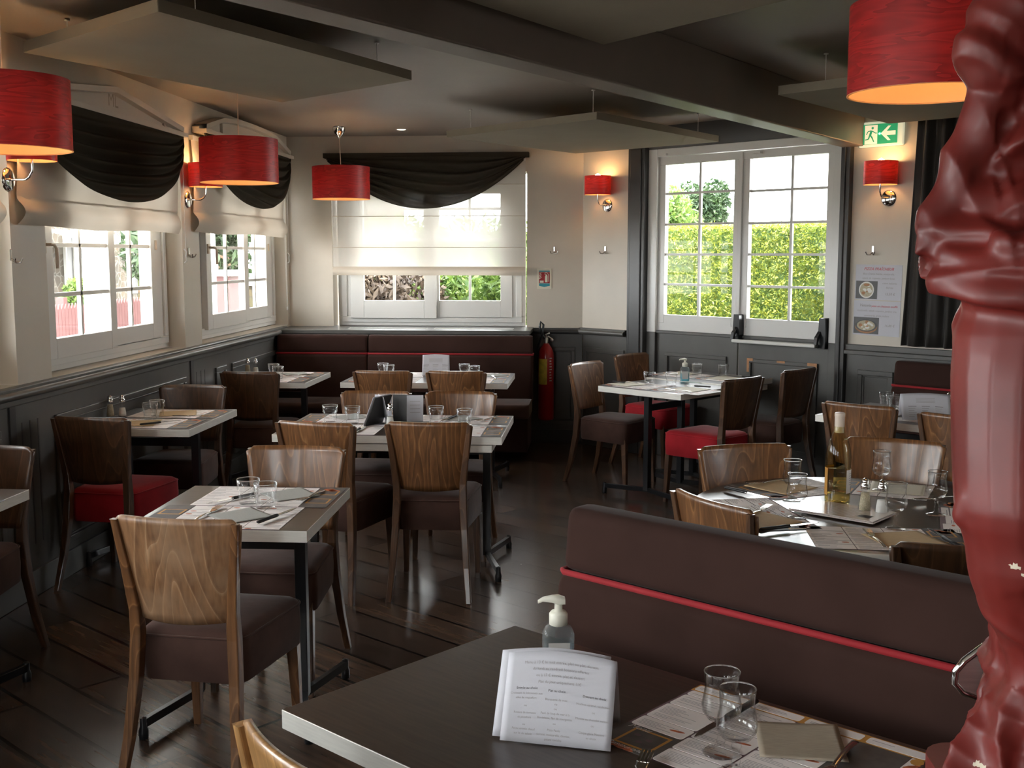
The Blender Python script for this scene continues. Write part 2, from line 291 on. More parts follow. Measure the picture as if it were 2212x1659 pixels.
# ---------------------------------------------------------------- mesh builder
class MB:
    def __init__(s): s.v = []; s.f = []; s.m = []; s.sm = []
    def add(s, V, F, m=0, smooth=False, T=None):
        o = len(s.v)
        if T is not None: V = [T @ Vector(p) for p in V]
        s.v += [tuple(p) for p in V]
        for f in F: s.f.append(tuple(i + o for i in f)); s.m.append(m); s.sm.append(smooth)
        return s
    def bx(s, x0, x1, y0, y1, z0, z1, m=0, T=None):
        V = [(x, y, z) for z in (z0, z1) for x, y in ((x0, y0), (x1, y0), (x1, y1), (x0, y1))]
        return s.add(V, [(3, 2, 1, 0), (4, 5, 6, 7), (0, 1, 5, 4), (1, 2, 6, 5), (2, 3, 7, 6), (3, 0, 4, 7)], m, False, T)
    def prism(s, P, z0, z1, m=0, T=None, smooth=False):
        n = len(P); V = [(x, y, z0) for x, y in P] + [(x, y, z1) for x, y in P]
        s.add(V, [tuple(range(n))[::-1], tuple(range(n, 2 * n))], m, False, T)
        return s.add(V, [(i, (i + 1) % n, (i + 1) % n + n, i + n) for i in range(n)], m, smooth, T)
    def loft(s, rings, m=0, smooth=True, cap=True, closed=True, T=None):
        n = len(rings[0]); V = [p for r in rings for p in r]; F = []
        for k in range(len(rings) - 1):
            for i in range(n if closed else n - 1):
                j = (i + 1) % n; F.append((k * n + i, k * n + j, (k + 1) * n + j, (k + 1) * n + i))
        s.add(V, F, m, smooth, T)
        if cap and closed:
            s.add(list(rings[0]), [tuple(range(n))[::-1]], m, False, T); s.add(list(rings[-1]), [tuple(range(n))], m, False, T)
        return s
    def tube(s, P, r, n=8, m=0, T=None, cap=True, closed=False):
        P = [Vector(p) for p in P]; k = len(P); rr = r if isinstance(r, (list, tuple)) else [r] * k; rings = []; prev = None
        for i in range(k):
            if closed: d = P[(i + 1) % k] - P[i - 1]
            else: d = P[min(i + 1, k - 1)] - P[max(i - 1, 0)]
            d.normalize()
            if prev is None:
                a = Vector((0, 0, 1)) if abs(d.z) < 0.9 else Vector((1, 0, 0)); u = d.cross(a).normalized()
            else: u = (prev - d * prev.dot(d)).normalized()
            prev = u; w = d.cross(u)
            rings.append([P[i] + (u * math.cos(2 * PI * t / n) + w * math.sin(2 * PI * t / n)) * rr[i] for t in range(n)])
        if closed: rings.append(rings[0])
        return s.loft(rings, m, True, cap and not closed, True, T)
    def lathe(s, prof, n=24, m=0, c=(0, 0, 0), T=None, smooth=True):
        rings = [[(c[0] + r * math.cos(2 * PI * t / n), c[1] + r * math.sin(2 * PI * t / n), c[2] + z) for t in range(n)] for r, z in prof]
        return s.loft(rings, m, smooth, False, True, T)
    def grid(s, fn, nu, nv, m=0, smooth=True, T=None):
        V = [fn(i / nu, j / nv) for j in range(nv + 1) for i in range(nu + 1)]
        F = [(j * (nu + 1) + i, j * (nu + 1) + i + 1, (j + 1) * (nu + 1) + i + 1, (j + 1) * (nu + 1) + i) for j in range(nv) for i in range(nu)]
        return s.add(V, F, m, smooth, T)
    def bar(s, a, b, w, h, m=0, T=None, up=(0, 0, 1)):
        a, b = Vector(a), Vector(b); d = (b - a).normalized(); u = d.cross(Vector(up))
        if u.length < 1e-4: u = d.cross(Vector((1, 0, 0)))
        u.normalize(); v = u.cross(d); rings = [[p + u * (w / 2 * i) + v * (h / 2 * j) for i, j in ((-1, -1), (1, -1), (1, 1), (-1, 1))] for p in (a, b)]
        return s.loft(rings, m, False, True, True, T)
    def frame(s, x0, x1, z0, z1, w, y0, y1, m=0, T=None):
        s.bx(x0, x1, y0, y1, z0, z0 + w, m, T); s.bx(x0, x1, y0, y1, z1 - w, z1, m, T)
        s.bx(x0, x0 + w, y0, y1, z0 + w, z1 - w, m, T); return s.bx(x1 - w, x1, y0, y1, z0 + w, z1 - w, m, T)
    def build(s, name, mats, parent=None, bevel=0, seg=2, loc=None, rz=0, sub=0, solid=0):
        me = bpy.data.meshes.new(name); me.from_pydata(s.v, [], s.f)
        for k in (mats if isinstance(mats, (list, tuple)) else [mats]): me.materials.append(M[k])
        me.polygons.foreach_set('material_index', s.m); me.polygons.foreach_set('use_smooth', s.sm)
        me.validate(); me.update()
        o = bpy.data.objects.new(name, me); col.objects.link(o)
        if parent: o.parent = parent
        if loc: o.location = loc
        if rz: o.rotation_euler = (0, 0, rz)
        if solid: md = o.modifiers.new('s', 'SOLIDIFY'); md.thickness = solid; md.offset = 0
        if bevel:
            md = o.modifiers.new('b', 'BEVEL'); md.width = bevel; md.segments = seg; md.limit_method = 'ANGLE'; md.angle_limit = R(40)
        if sub: md = o.modifiers.new('ss', 'SUBSURF'); md.levels = sub; md.render_levels = sub
        return o
def tag(o, label=None, cat=None, group=None, kind=None):
    if label: o['label'] = label
    if cat: o['category'] = cat
    if group: o['group'] = group
    if kind: o['kind'] = kind
    return o
def thing(name, label, cat, loc=(0, 0, 0), rz=0, group=None):
    o = bpy.data.objects.new(name, None); col.objects.link(o); o.location = loc; o.rotation_euler = (0, 0, rz); o.empty_display_size = 0.1
    return tag(o, label, cat, group)
def struct(mb, name, mats, parent=None, **k):
    o = mb.build(name, mats, parent, **k)
    if not parent: o['kind'] = 'structure'
    return o
def dup(root, loc, rz, label, group=None, swap=None, cat=None):
    def cp(o, par):
        c = o.copy(); col.objects.link(c); c.parent = par
        if swap and c.type == 'MESH':
            for i, sl in enumerate(c.material_slots):
                if sl.material and sl.material.name in swap:
                    sl.link = 'OBJECT'; sl.material = swap[o.material_slots[i].material.name]
        for ch in o.children: cp(ch, c)
        return c
    c = cp(root, None); c.location = loc; c.rotation_euler = (0, 0, rz); c['label'] = label
    if group: c['group'] = group
    return c
_tc = {}
def text(mb, s, size, x, y, z, m=0, align='CENTER', T=None, shear=0.0, bold=0.0):
    key = (s, align, shear, bold)
    if key not in _tc:
        cu = bpy.data.curves.new('t', 'FONT'); cu.body = s; cu.size = 1; cu.align_x = align; cu.resolution_u = 2; cu.shear = shear; cu.offset = bold
        o = bpy.data.objects.new('t', cu); col.objects.link(o)
        me = bpy.data.meshes.new_from_object(o.evaluated_get(bpy.context.evaluated_depsgraph_get()))
        _tc[key] = ([tuple(v.co) for v in me.vertices], [tuple(p.vertices) for p in me.polygons])
        bpy.data.objects.remove(o); bpy.data.curves.remove(cu); bpy.data.meshes.remove(me)
    V, F = _tc[key]
    mb.add([(x + a * size, y + b * size, z) for a, b, c in V], F, m, False, T)
def rrect(w, d, r, n=4):
    P = []
    for cx, cy_, a0 in ((w / 2 - r, d / 2 - r, 0), (-w / 2 + r, d / 2 - r, 90), (-w / 2 + r, -d / 2 + r, 180), (w / 2 - r, -d / 2 + r, 270)):
        for k in range(n + 1):
            a = R(a0 + 90 * k / n); P.append((cx + r * math.cos(a), cy_ + r * math.sin(a)))
    return P
UPR = Matrix.Rotation(PI / 2, 4, 'X')     # drawing in x,y stands up in x,z facing -y

# ================================================================ ROOM SHELL
XL, YB, ZC = -2.75, 9.75, 2.67
AD = R(-42); PD = (-0.16, 9.75, 0)               # the oblique wall with the doors: local x runs along it, local y leads outdoors
LW = dict(loc=(XL, 0, 0), rz=PI / 2)               # left wall: local x = room y, local y leads outdoors
BW = dict(loc=(0, YB, 0), rz=0)
DW = dict(loc=PD, rz=AD)
def holes(mb, x0, x1, z0, z1, y0, y1, ops, m=0):
    x = x0
    for a, b, c, d in sorted(ops):
        if a > x: mb.bx(x, a, y0, y1, z0, z1, m)
        if c > z0: mb.bx(a, b, y0, y1, z0, c, m)
        if d < z1: mb.bx(a, b, y0, y1, d, z1, m)
        x = b
    if x < x1: mb.bx(x, x1, y0, y1, z0, z1, m)
    return mb
f = MB().bx(-3.05, 6.2, -3.2, 10.3, -0.12, 0.0); struct(f, 'floor', 'floor')
f = MB().bx(-3.1, 6.3, -3.3, 10.4, ZC, ZC + 0.3); struct(f, 'ceiling', 'ceil')
# left wall
ops = [(5.39, 7.22, 1.035, 2.3), (7.53, 9.68, 1.035, 2.3), (3.2, 5.06, 1.035, 2.3), (1.0, 2.85, 1.035, 2.3), (-2.0, 0.4, 1.035, 2.3)]
wl = struct(holes(MB(), -3.1, 10.0, 0, ZC, 0, 0.30, ops), 'wall_left', 'wall', **LW)
def wainscot(par, x0, x1, panels, posts, grooves, ztop=0.985, zp=0.85, y=0.0, **k):
    w = MB().bx(x0, x1, y - 0.015, y + 0.002, 0.0, ztop)
    struct(w, 'wainscot', 'grey', par, bevel=0.002)
    for a, b in panels:                                              # raised frame mouldings
        f = MB(); f.frame(a, b, 0.17, zp, 0.035, y - 0.031, y - 0.014); f.frame(a + 0.035, b - 0.035, 0.205, zp - 0.035, 0.012, y - 0.024, y - 0.014)
        struct(f, 'panel_moulding', 'grey', par, bevel=0.004)
    for a, b in posts: struct(MB().bx(a, b, y - 0.024, y - 0.014, 0.0, ztop), 'wainscot_strip', 'greyd', par, bevel=0.002)
    g = MB()
    for a in grooves: g.bx(a - 0.006, a + 0.006, y - 0.0165, y - 0.0145, 0.25, 0.858)
    if grooves: struct(g, 'wainscot_groove', 'greyd', par)
wainscot(wl, -3.0, 9.72, [(3.2, 4.84), (5.36, 7.14), (7.72, 7.94), (8.07, 9.32), (0.9, 2.9), (-2, 0.5)], [(4.93, 4.985), (7.24, 7.295)], [5.05, 5.125, 5.2, 7.36, 7.445, 7.52])
struct(MB().bx(-3.0, 9.3, -0.03, 0.0, 0.0, 0.13), 'baseboard_left', 'skirting', bevel=0.004, **LW)
t = MB(); t.bx(-3.0, 9.5, -0.045, 0.17, 0.995, 1.034)
t.tube([(-3.0, -0.047, 0.998), (9.26, -0.047, 0.998)], 0.021, 10)
t.bx(-3.0, 9.5, -0.03, 0.0, 0.945, 0.985)
struct(t, 'trim_1', 'grey', bevel=0.006, **LW)
# back wall
wb = struct(holes(MB(), -2.75, 0.4, 0, ZC, 0, 0.30, [(-2.36, -0.645, 1.015, 2.36)]), 'wall_back', 'wall', **BW)
wainscot(wb, -2.75, -0.16, [(-0.52, -0.22)], [], [])
t = MB(); t.bx(-2.75, -0.585, -0.50, 0.16, 0.985, 1.02); t.bx(-2.75, -0.60, -0.485, -0.44, 0.955, 0.985)
struct(t, 'trim_2', 'grey', bevel=0.006, **BW)
t = MB(); t.bx(-0.585, -0.16, -0.05, 0.0, 0.965, 1.015); t.tube([(-0.585, -0.052, 0.985), (-0.18, -0.052, 0.985)], 0.018, 8)
struct(t, 'trim_3', 'greyd', bevel=0.004, **BW)
struct(MB().bx(-0.7, -0.16, -0.03, 0.0, 0.0, 0.12), 'baseboard_back', 'greyd', bevel=0.004, **BW)
g = MB()
for a in (-2.16, -1.42):                                             # two heating grilles let into the ledge
    g.bx(a, a + 0.68, -0.33, -0.325, 1.0205, 1.024); g.bx(a, a + 0.68, -0.225, -0.22, 1.0205, 1.024)
    for k in (0, 0.675): g.bx(a + k, a + k + 0.005, -0.33, -0.22, 1.0205, 1.024)
    g.bx(a + 0.005, a + 0.675, -0.325, -0.225, 1.0202, 1.0212, 1)
struct(g, 'trim_4', ['steel', 'blk'], **BW)
# wall with the glazed doors
wd = MB()
wd.bx(0.0, 0.56, 0, 0.30, 0, ZC); wd.bx(2.55, 5.9, 0, 0.30, 0, ZC); wd.bx(0.56, 2.55, 0.0, 0.30, 2.49, ZC, 1)
wdo = struct(wd, 'wall_right', ['wall', 'bulk'], **DW)
wainscot(wdo, 0.02, 0.545, [(0.04, 0.50)], [], [])
wainscot(wdo, 2.56, 5.8, [(2.655, 2.92), (3.1, 4.3)], [], [], ztop=1.0)
t = MB(); t.bx(0.0, 0.525, -0.05, 0.0, 0.975, 1.02); t.tube([(0.0, -0.055, 0.988), (0.525, -0.055, 0.988)], 0.02, 10)
struct(t, 'trim_5', 'grey', bevel=0.004, **DW)
t = MB(); t.bx(2.55, 5.8, -0.03, 0.0, 0.985, 1.025); t.bx(2.55, 5.8, -0.045, 0.0, 0.955, 0.985)
struct(t, 'trim_6', 'grey', bevel=0.004, **DW)
for n_, (a, b) in enumerate(((0.545, 0.72), (2.484, 2.555))):        # dark posts left and right of the doors
    t = MB().bx(a, b, -0.05, 0.25, 0, 2.52); t.bx(a + 0.03, b - 0.03, -0.062, -0.04, 0, 2.50)
    struct(t, 'trim_%d' % (7 + n_), 'greyd', bevel=0.006, **DW)
def door(n, x0, x1, bars, mull):
    g = MB()
    g.bx(x0, x1, 0.03, 0.075, 0.0, 1.035, 1)                         # grey lower half
    g.frame(x0, x1, 1.035, 2.427, 0.062, 0.03, 0.078, 0); g.bx(x0 + 0.062, x1 - 0.062, 0.03, 0.078, 1.09, 1.165, 0)
    d = struct(g, 'door_%d' % n, ['white', 'grey'], bevel=0.003, **DW)
    gx0, gx1, gz0, gz1 = x0 + 0.062, x1 - 0.062, 1.165, 2.365
    MB().bx(gx0, gx1, 0.052, 0.056, gz0, gz1).build('glass_pane', 'pane', d)
    b = MB()
    for z in bars: b.bx(gx0, gx1, 0.044, 0.064, z - 0.009, z + 0.009)
    for x in mull: b.bx(x - 0.011, x + 0.011, 0.043, 0.065, gz0, gz1)
    b.build('muntin', 'white', d, bevel=0.002)
    f = MB(); f.frame(gx0 + 0.03, gx1 - 0.03, 0.17, 0.862, 0.03, 0.012, 0.031)
    f.build('panel_moulding', 'grey', d, bevel=0.004)
    MB().bx(x0, x1, 0.012, 0.031, 1.012, 1.034).build('rain_strip', 'grey', d, bevel=0.003)
    return d
door(1, 0.81, 1.60, (1.41, 1.65, 1.89, 2.135), (1.208,))
d2 = door(2, 1.615, 2.40, (1.41, 1.65, 1.885, 2.125), (2.04,))
sc_ = MB()                                                             # bare wood where the paint has been scraped off the moulding
for a, b, c, d in ((1.705, 1.76, 0.845, 0.866), (1.705, 1.725, 0.76, 0.845), (1.97, 2.04, 0.846, 0.862), (2.23, 2.31, 0.842, 0.864), (2.29, 2.31, 0.78, 0.842)):
    sc_.bx(a, b, 0.0105, 0.0118, c, d)
sc_.build('scuffed_patch', 'barewood', d2)
t = MB(); t.bx(0.72, 0.81, 0.0, 0.10, 1.02, 2.49); t.bx(2.40, 2.484, 0.0, 0.10, 1.02, 2.49); t.bx(0.81, 2.40, 0.0, 0.10, 2.43, 2.49); t.bx(1.588, 1.622, 0.012, 0.03, 1.035, 2.42)
t.bx(0.72, 0.81, 0.0, 0.10, 0, 1.02, 1); t.bx(2.40, 2.484, 0.0, 0.10, 0, 1.02, 1)
struct(t, 'trim_9', ['white', 'grey'], bevel=0.004, **DW)
t = MB().bx(0.9, 0.92, -0.03, 0.0, 2.435, 2.45); t.bx(1.72, 1.79, -0.008, 0.03, 2.395, 2.41); struct(t, 'trim_10', 'white', **DW)
# the side and rear walls behind the camera, with unseen windows added for daylight
pe = (PD[0] + 5.8 * math.cos(AD), PD[1] + 5.8 * math.sin(AD))
struct(holes(MB(), -3.1, pe[1] + 0.2, 0, ZC, -0.30, 0, [(2.2, 3.2, 1.1, 2.2)]), 'wall_side', 'wall', loc=(pe[0], 0, 0), rz=PI / 2)
struct(holes(MB(), -3.1, 4.3, 0, ZC, -0.30, 0, [(-2.3, -1.0, 1.0, 2.4)]), 'wall_front', 'wall', loc=(0, -3.0, 0))
for a, c, w, h, z in ((-1.65, -3.1, 1.3, 1.4, 1.7),):
    portal((a, c, z), PI, w, h)
portal((pe[0] + 0.05, 2.7, 1.65), -PI / 2, 1.0, 1.1)
for a, b, c, d in ops: portal((XL - 0.2, (a + b) / 2, (c + d) / 2), PI / 2, b - a, d - c)
portal((-1.5, YB + 0.2, 1.69), 0, 1.7, 1.35)
portal((PD[0] + 1.6 * math.cos(AD) + 0.15 * 0.669, PD[1] + 1.6 * math.sin(AD) + 0.15 * 0.743, 1.77), AD, 1.7, 1.3)

def window(n, x0, x1, z0, z1, sashes, bars, P, zb=None, y=0.12, handle=True):
    g = MB(); g.frame(x0, x1, z0, z1, 0.085, y - 0.005, y + 0.08); g.frame(x0 + 0.03, x1 - 0.03, z0 + 0.03, z1 - 0.03, 0.05, y - 0.02, y - 0.004)
    mn = min(q[2] for q in sashes) + 0.02; mxx = max(q[3] for q in sashes) - 0.02
    g.bx(x0 + 0.08, mn, y - 0.004, y + 0.03, z0 + 0.07, z1 - 0.07); g.bx(mxx, x1 - 0.08, y - 0.004, y + 0.03, z0 + 0.07, z1 - 0.07)
    w = struct(g, 'window_%d' % n, 'white', bevel=0.004, **P)
    for i, (a, b, s0, s1) in enumerate(sashes):                       # a..b glass, s0..s1 sash
        yy = y - 0.05 + 0.03 * i; zs0 = z0 + 0.068; zs1 = z1 - 0.07
        s = MB(); s.bx(s0, a, yy, yy + 0.05, zs0, zs1); s.bx(b, s1, yy, yy + 0.05, zs0, zs1); s.bx(a, b, yy, yy + 0.05, zs0, bars[0]); s.bx(a, b, yy, yy + 0.05, bars[-1], zs1)
        so = s.build('sash', 'white', w, bevel=0.004)
        MB().bx(a, b, yy + 0.024, yy + 0.028, bars[0], bars[-1]).build('glass_pane', 'pane', so)
        m = MB(); c = (a + b) / 2; m.bx(c - 0.011, c + 0.011, yy + 0.014, yy + 0.038, bars[0], bars[-1])
        for z in bars[1:-1]: m.bx(a, b, yy + 0.014, yy + 0.038, z - 0.011, z + 0.011)
        m.build('muntin', 'white', so, bevel=0.002)
        if handle and i == 0:
            h = MB(); h.bx(s0 + 0.012, s0 + 0.042, yy - 0.012, yy, 1.655, 1.725); h.tube([(s0 + 0.027, yy - 0.01, 1.70), (s0 + 0.027, yy - 0.045, 1.70), (s0 + 0.045, yy - 0.052, 1.697), (s0 + 0.062, yy - 0.054, 1.68), (s0 + 0.066, yy - 0.054, 1.58)], 0.009, 8)
            h.build('window_handle', 'ivory', so, bevel=0.003)
        if handle and i == 1:
            h = MB().bx(s1 - 0.05, s1 - 0.03, yy - 0.01, yy, 1.68, 1.74); h.build('hinge', 'ivory', so, bevel=0.002)
    return w
BL = (1.215, 1.44, 1.70, 1.96, 2.18)
window(1, 5.39, 7.22, 1.04, 2.3, [(5.60, 6.26, 5.47, 6.34), (6.38, 6.94, 6.32, 7.05)], BL, LW)
window(2, 7.53, 9.68, 1.04, 2.3, [(7.96, 8.72, 7.86, 8.82), (8.86, 9.40, 8.80, 9.50)], BL, LW)
window(3, 3.2, 5.06, 1.04, 2.3, [(3.42, 4.06, 3.29, 4.14), (4.2, 4.84, 4.12, 4.93)], BL, LW)
window(4, 1.0, 2.85, 1.04, 2.3, [(1.2, 1.85, 1.08, 1.93), (1.97, 2.65, 1.92, 2.76)], BL, LW)
window(5, -2.0, 0.4, 1.04, 2.3, [(-1.85, -0.9, -1.95, -0.8), (-0.7, 0.2, -0.8, 0.3)], BL, LW)
window(6, -2.34, -0.665, 1.02, 2.36, [(-2.10, -1.56, -2.22, -1.45), (-1.43, -0.885, -1.45, -0.78)], (1.245, 1.51, 1.78, 2.05, 2.18), BW)
window(7, 2.2, 3.2, 1.1, 2.2, [(2.36, 2.66, 2.27, 2.71), (2.74, 3.04, 2.69, 3.13)], (1.26, 1.5, 1.75, 2.05), dict(loc=(pe[0], 0, 0), rz=PI / 2), y=-0.16, handle=False)  # unseen side window, added to let in daylight
window(8, -2.3, -1.0, 1.0, 2.4, [(-2.12, -1.70, -2.22, -1.64), (-1.60, -1.18, -1.66, -1.08)], (1.2, 1.5, 1.85, 2.2), dict(loc=(0, -3.0, 0), rz=0), y=-0.16, handle=False)  # unseen window behind the camera, put in as a daylight source
# ---- ceiling beam over the doors
ua = math.atan2(7.87 - 3.445, 1.731 + 0.846); ux, uy = math.cos(ua), math.sin(ua)
T_ = Matrix.Translation((1.731, 7.874, 0)) @ Matrix.Rotation(ua, 4, 'Z')
b_ = MB().bx(-9.0, 0.12, 0.0, 0.155, 2.388, ZC, 0, T_)
struct(b_, 'ceiling_beam', 'beam', bevel=0.008)
# ---- suspended acoustic rafts
def raft(name, C4, z, label, wires, th=0.045):
    t = thing(name, label, 'acoustic panel', (C4[0][0], C4[0][1], z), 0, 'acoustic panels hung under the ceiling')
    P = [(x - C4[0][0], y - C4[0][1]) for x, y in C4]
    MB().prism(P, 0, th).build('panel', 'raft', t, bevel=0.006)
    for x, y in wires:
        w = MB().tube([(x - C4[0][0], y - C4[0][1], th - 0.004), (x - C4[0][0], y - C4[0][1], ZC - z - 0.003)], 0.0022, 6); w.lathe([(0.0, 0), (0.012, 0), (0.012, 0.006), (0.0, 0.006)], 10, 0, (x - C4[0][0], y - C4[0][1], ZC - z - 0.009))
        w.build('suspension_wire', 'steel', t)
raft('acoustic_panel', [(-2.447, 4.682), (-1.564, 3.951), (-0.934, 5.563), (-1.798, 6.302)], 2.50, 'large khaki acoustic panel hung above the tables along the left windows', [(-2.33, 4.85), (-1.52, 4.20), (-1.09, 5.48), (-1.85, 6.12)])
raft('acoustic_panel', [(-1.095, 7.94), (-0.036, 6.966), (0.849, 8.42), (-0.22, 9.28)], 2.468, 'khaki acoustic panel hung in front of the white glazed doors', [(-0.93, 8.02), (-0.06, 7.13), (0.69, 8.35), (-0.25, 9.1)])
raft('acoustic_panel', [(0.901, 6.005), (2.16, 4.9), (3.08, 6.2), (1.80, 7.36)], 2.47, 'khaki acoustic panel hung right of the beam near the exit sign', [(1.13, 5.95), (2.1, 5.15), (2.85, 6.15), (1.80, 7.12)])
raft('acoustic_panel', [(0.0, 4.70), (-0.82, 3.21), (-0.095, 2.32), (0.725, 3.81)], 2.50, 'khaki acoustic panel at the top right of the beam, cut by the top edge', [(0.0, 4.5), (-0.65, 3.3), (-0.1, 2.6), (0.55, 3.8)])
# ceiling spot
s = thing('ceiling_spotlight', 'small round recessed spotlight lit in the ceiling before the rear window', 'ceiling light', (-1.645, 9.25, ZC))
MB().lathe([(0.034, -0.001), (0.044, -0.004), (0.046, 0.0)], 24).build('trim_ring', 'steel', s)
MB().lathe([(0.0, -0.002), (0.034, -0.002)], 24).build('lens', 'spot', s)

# ================================================================ CHAIRS
def make_chair(name, label, cat, wd_, st):
    lg_ = {'wood': 'woodm', 'woodw': 'wood', 'woodd': 'woodd', 'woodl': 'woodl'}[wd_]
    t = thing(name, label, cat)
    # upholstered box seat, wider in front, crowned top
    def outline(k, grow=0.0):
        P = []
        for x, y in rrect(1, 1, 0.12, 5):
            w = 0.345 + (y + 0.5) * 0.085
            P.append((x * (w + grow) * k, 0.02 + y * (0.425 + grow) * k))
        return P
    rings = []
    for z, k, g in ((0.325, 0.985, 0), (0.33, 1.0, 0), (0.40, 1.0, 0.006), (0.462, 1.0, 0.002), (0.474, 0.985, 0), (0.484, 0.93, 0), (0.491, 0.80, 0), (0.495, 0.5, 0), (0.496, 0.1, 0)):
        rings.append([(x, y, z) for x, y in outline(k, g)])
    MB().loft(rings).build('seat', st, t)
    MB().tube([(x, y, 0.469) for x, y in outline(1.0, 0.002)], 0.0038, 6, closed=True).build('seat_piping', st, t)
    # curved plywood back panel
    def fb(u, v):
        z = 0.535 + 0.33 * v
        w = (0.325 + 0.10 * v ** 0.9) / 2
        e = max(0, (v - 0.93) / 0.07); w -= 0.012 * e * e
        x = (2 * u - 1) * w
        if v < 0.03: z -= 0.010 * math.cos((2 * u - 1) * PI / 2)
        if v > 0.97: z -= 0.018 * max(0, (abs(2 * u - 1) - 0.88) / 0.12) ** 2
        y = -0.197 - 0.052 * v + 0.0 - 0.036 * (1 - (2 * u - 1) ** 2)
        return (x, y, z)
    MB().grid(fb, 22, 16).build('backrest', wd_, t, solid=0.013)
    for s in (-1, 1):
        # rear leg running up into the stile behind the panel edge
        P = [(0.192, -0.300, 0.0), (0.178, -0.255, 0.16), (0.166, -0.222, 0.34), (0.160, -0.212, 0.48), (0.160, -0.218, 0.56), (0.176, -0.238, 0.70), (0.196, -0.262, 0.853)]
        W_ = [0.026, 0.030, 0.034, 0.036, 0.034, 0.028, 0.022]; D_ = [0.030, 0.036, 0.042, 0.042, 0.036, 0.030, 0.022]
        r = [[(s * x - w / 2, y - d / 2, z), (s * x + w / 2, y - d / 2, z), (s * x + w / 2, y + d / 2, z), (s * x - w / 2, y + d / 2, z)] for (x, y, z), w, d in zip(P, W_, D_)]
        MB().loft(r, smooth=False).build('rear_leg', lg_, t, bevel=0.004)
        r = [[(s * x - w, y - w, z), (s * x + w, y - w, z), (s * x + w, y + w, z), (s * x - w, y + w, z)] for x, y, z, w in ((0.188, 0.222, 0.0, 0.013), (0.180, 0.205, 0.33, 0.020), (0.180, 0.2, 0.36, 0.020))]
        MB().loft(r, smooth=False).build('front_leg', lg_, t, bevel=0.004)
    return t
CH = {}
first = {}
for k_, (w_, s_) in {'db': ('woodd', 'brown'), 'mb': ('wood', 'brown'), 'mr': ('wood', 'red'), 'dr': ('woodd', 'red'), 'wb': ('woodw', 'brown'), 'lb': ('woodl', 'brown')}.items(): CH[k_] = (w_, s_)
def chair(kind, x, y, face, label, group):
    """face: heading in degrees that the sitter looks towards, 90 = away from the camera"""
    rz = R(face - 90)
    if kind not in first:
        t = make_chair('dining_chair', label, 'chair', *CH[kind]); t.location = (x, y, 0); t.rotation_euler = (0, 0, rz); t['group'] = group; first[kind] = t
        return t
    return dup(first[kind], (x, y, 0), rz, label, group)
def chair_at(kind, cx_, cy_, face, label, group):
    """cx, cy: middle of the top edge of the back"""
    a = R(face); return chair(kind, cx_ + 0.252 * math.cos(a), cy_ + 0.252 * math.sin(a), face, label, group)
GS = 'veneer-backed chairs with box seats'
chair_at('wb', -1.272, 3.21, 84, 'worn pale veneer chair with brown velvet seat, nearest on the left, back to the camera', GS)
chair_at('mb', -1.246, 4.455, 268, 'brown chair facing the camera across the front table with the two tumblers', GS)
chair_at('mb', -1.342, 5.145, 78, 'amber veneer chair at the left front of the four-seat table, back to the camera', GS)
chair_at('mb', -0.809, 5.185, 91, 'flame-grained veneer chair at the right front of the four-seat table, back to the camera', GS)
chair_at('mb', -1.292, 6.335, 269, 'brown chair facing the camera behind the paper cards on the four-seat table', GS)
chair_at('mb', -0.80, 6.35, 269, 'brown chair facing the camera at the far right of the four-seat table', GS)
chair_at('mb', -1.48, 7.485, 88, 'veneer chair drawn up to the left half of the rear bench table', GS)
chair_at('mb', -0.978, 7.508, 90, 'veneer chair drawn up to the right half of the rear bench table', GS)
chair_at('dr', -2.474, 5.215, 84, 'dark veneer chair with red velvet box seat beside the left wainscot', GS)
chair_at('db', -2.461, 6.55, 270, 'dark veneer chair facing the camera behind the left wall table with kraft napkins', GS)
chair_at('db', -2.362, 7.352, 88, 'dark veneer chair in front of the corner table by the rear bench', GS)
chair_at('db', -2.525, 4.362, 270, 'dark brown chair cut by the left edge, facing the camera behind the corner-cropped table', GS)
chair_at('mb', -0.105, 8.20, -34, 'brown-seated chair nearest the extinguisher, at the left of the door tables', GS)
chair_at('mr', 0.248, 8.93, -40, 'chair with bright red seat tucked against the wall left of the doors', GS)
chair_at('dr', 0.915, 7.24, 136, 'dark-backed chair with crimson seat at the right of the door tables', GS)
chair_at('db', 1.375, 7.84, 137, 'dark-backed brown-seated chair under the scuffed door panel', GS)
chair_at('mb', 1.37, 6.0, 54, 'grey-brown veneer chair behind the wine bottle, back to the camera', GS)
chair_at('mb', 1.765, 5.61, 52, 'veneer chair half hidden by the red statue, in front of the paper menu', GS)
chair_at('mb', 0.602, 4.64, -72, 'chair facing the camera at the far left of the round table', GS)
chair_at('mb', 1.253, 4.83, 250, 'chair facing the camera at the far right of the round table, behind the wine glasses', GS)
chair_at('mb', 0.368, 3.60, 33, 'chair at the left front of the round table, partly hidden by the booth', GS)
chair_at('db', 1.01, 3.08, 88, 'dark chair showing only its top edge above the booth, near side of round table', GS)
chair_at('lb', -0.46, 1.66, 46, 'light oak chair at the bottom edge, by the dark bare table', GS)

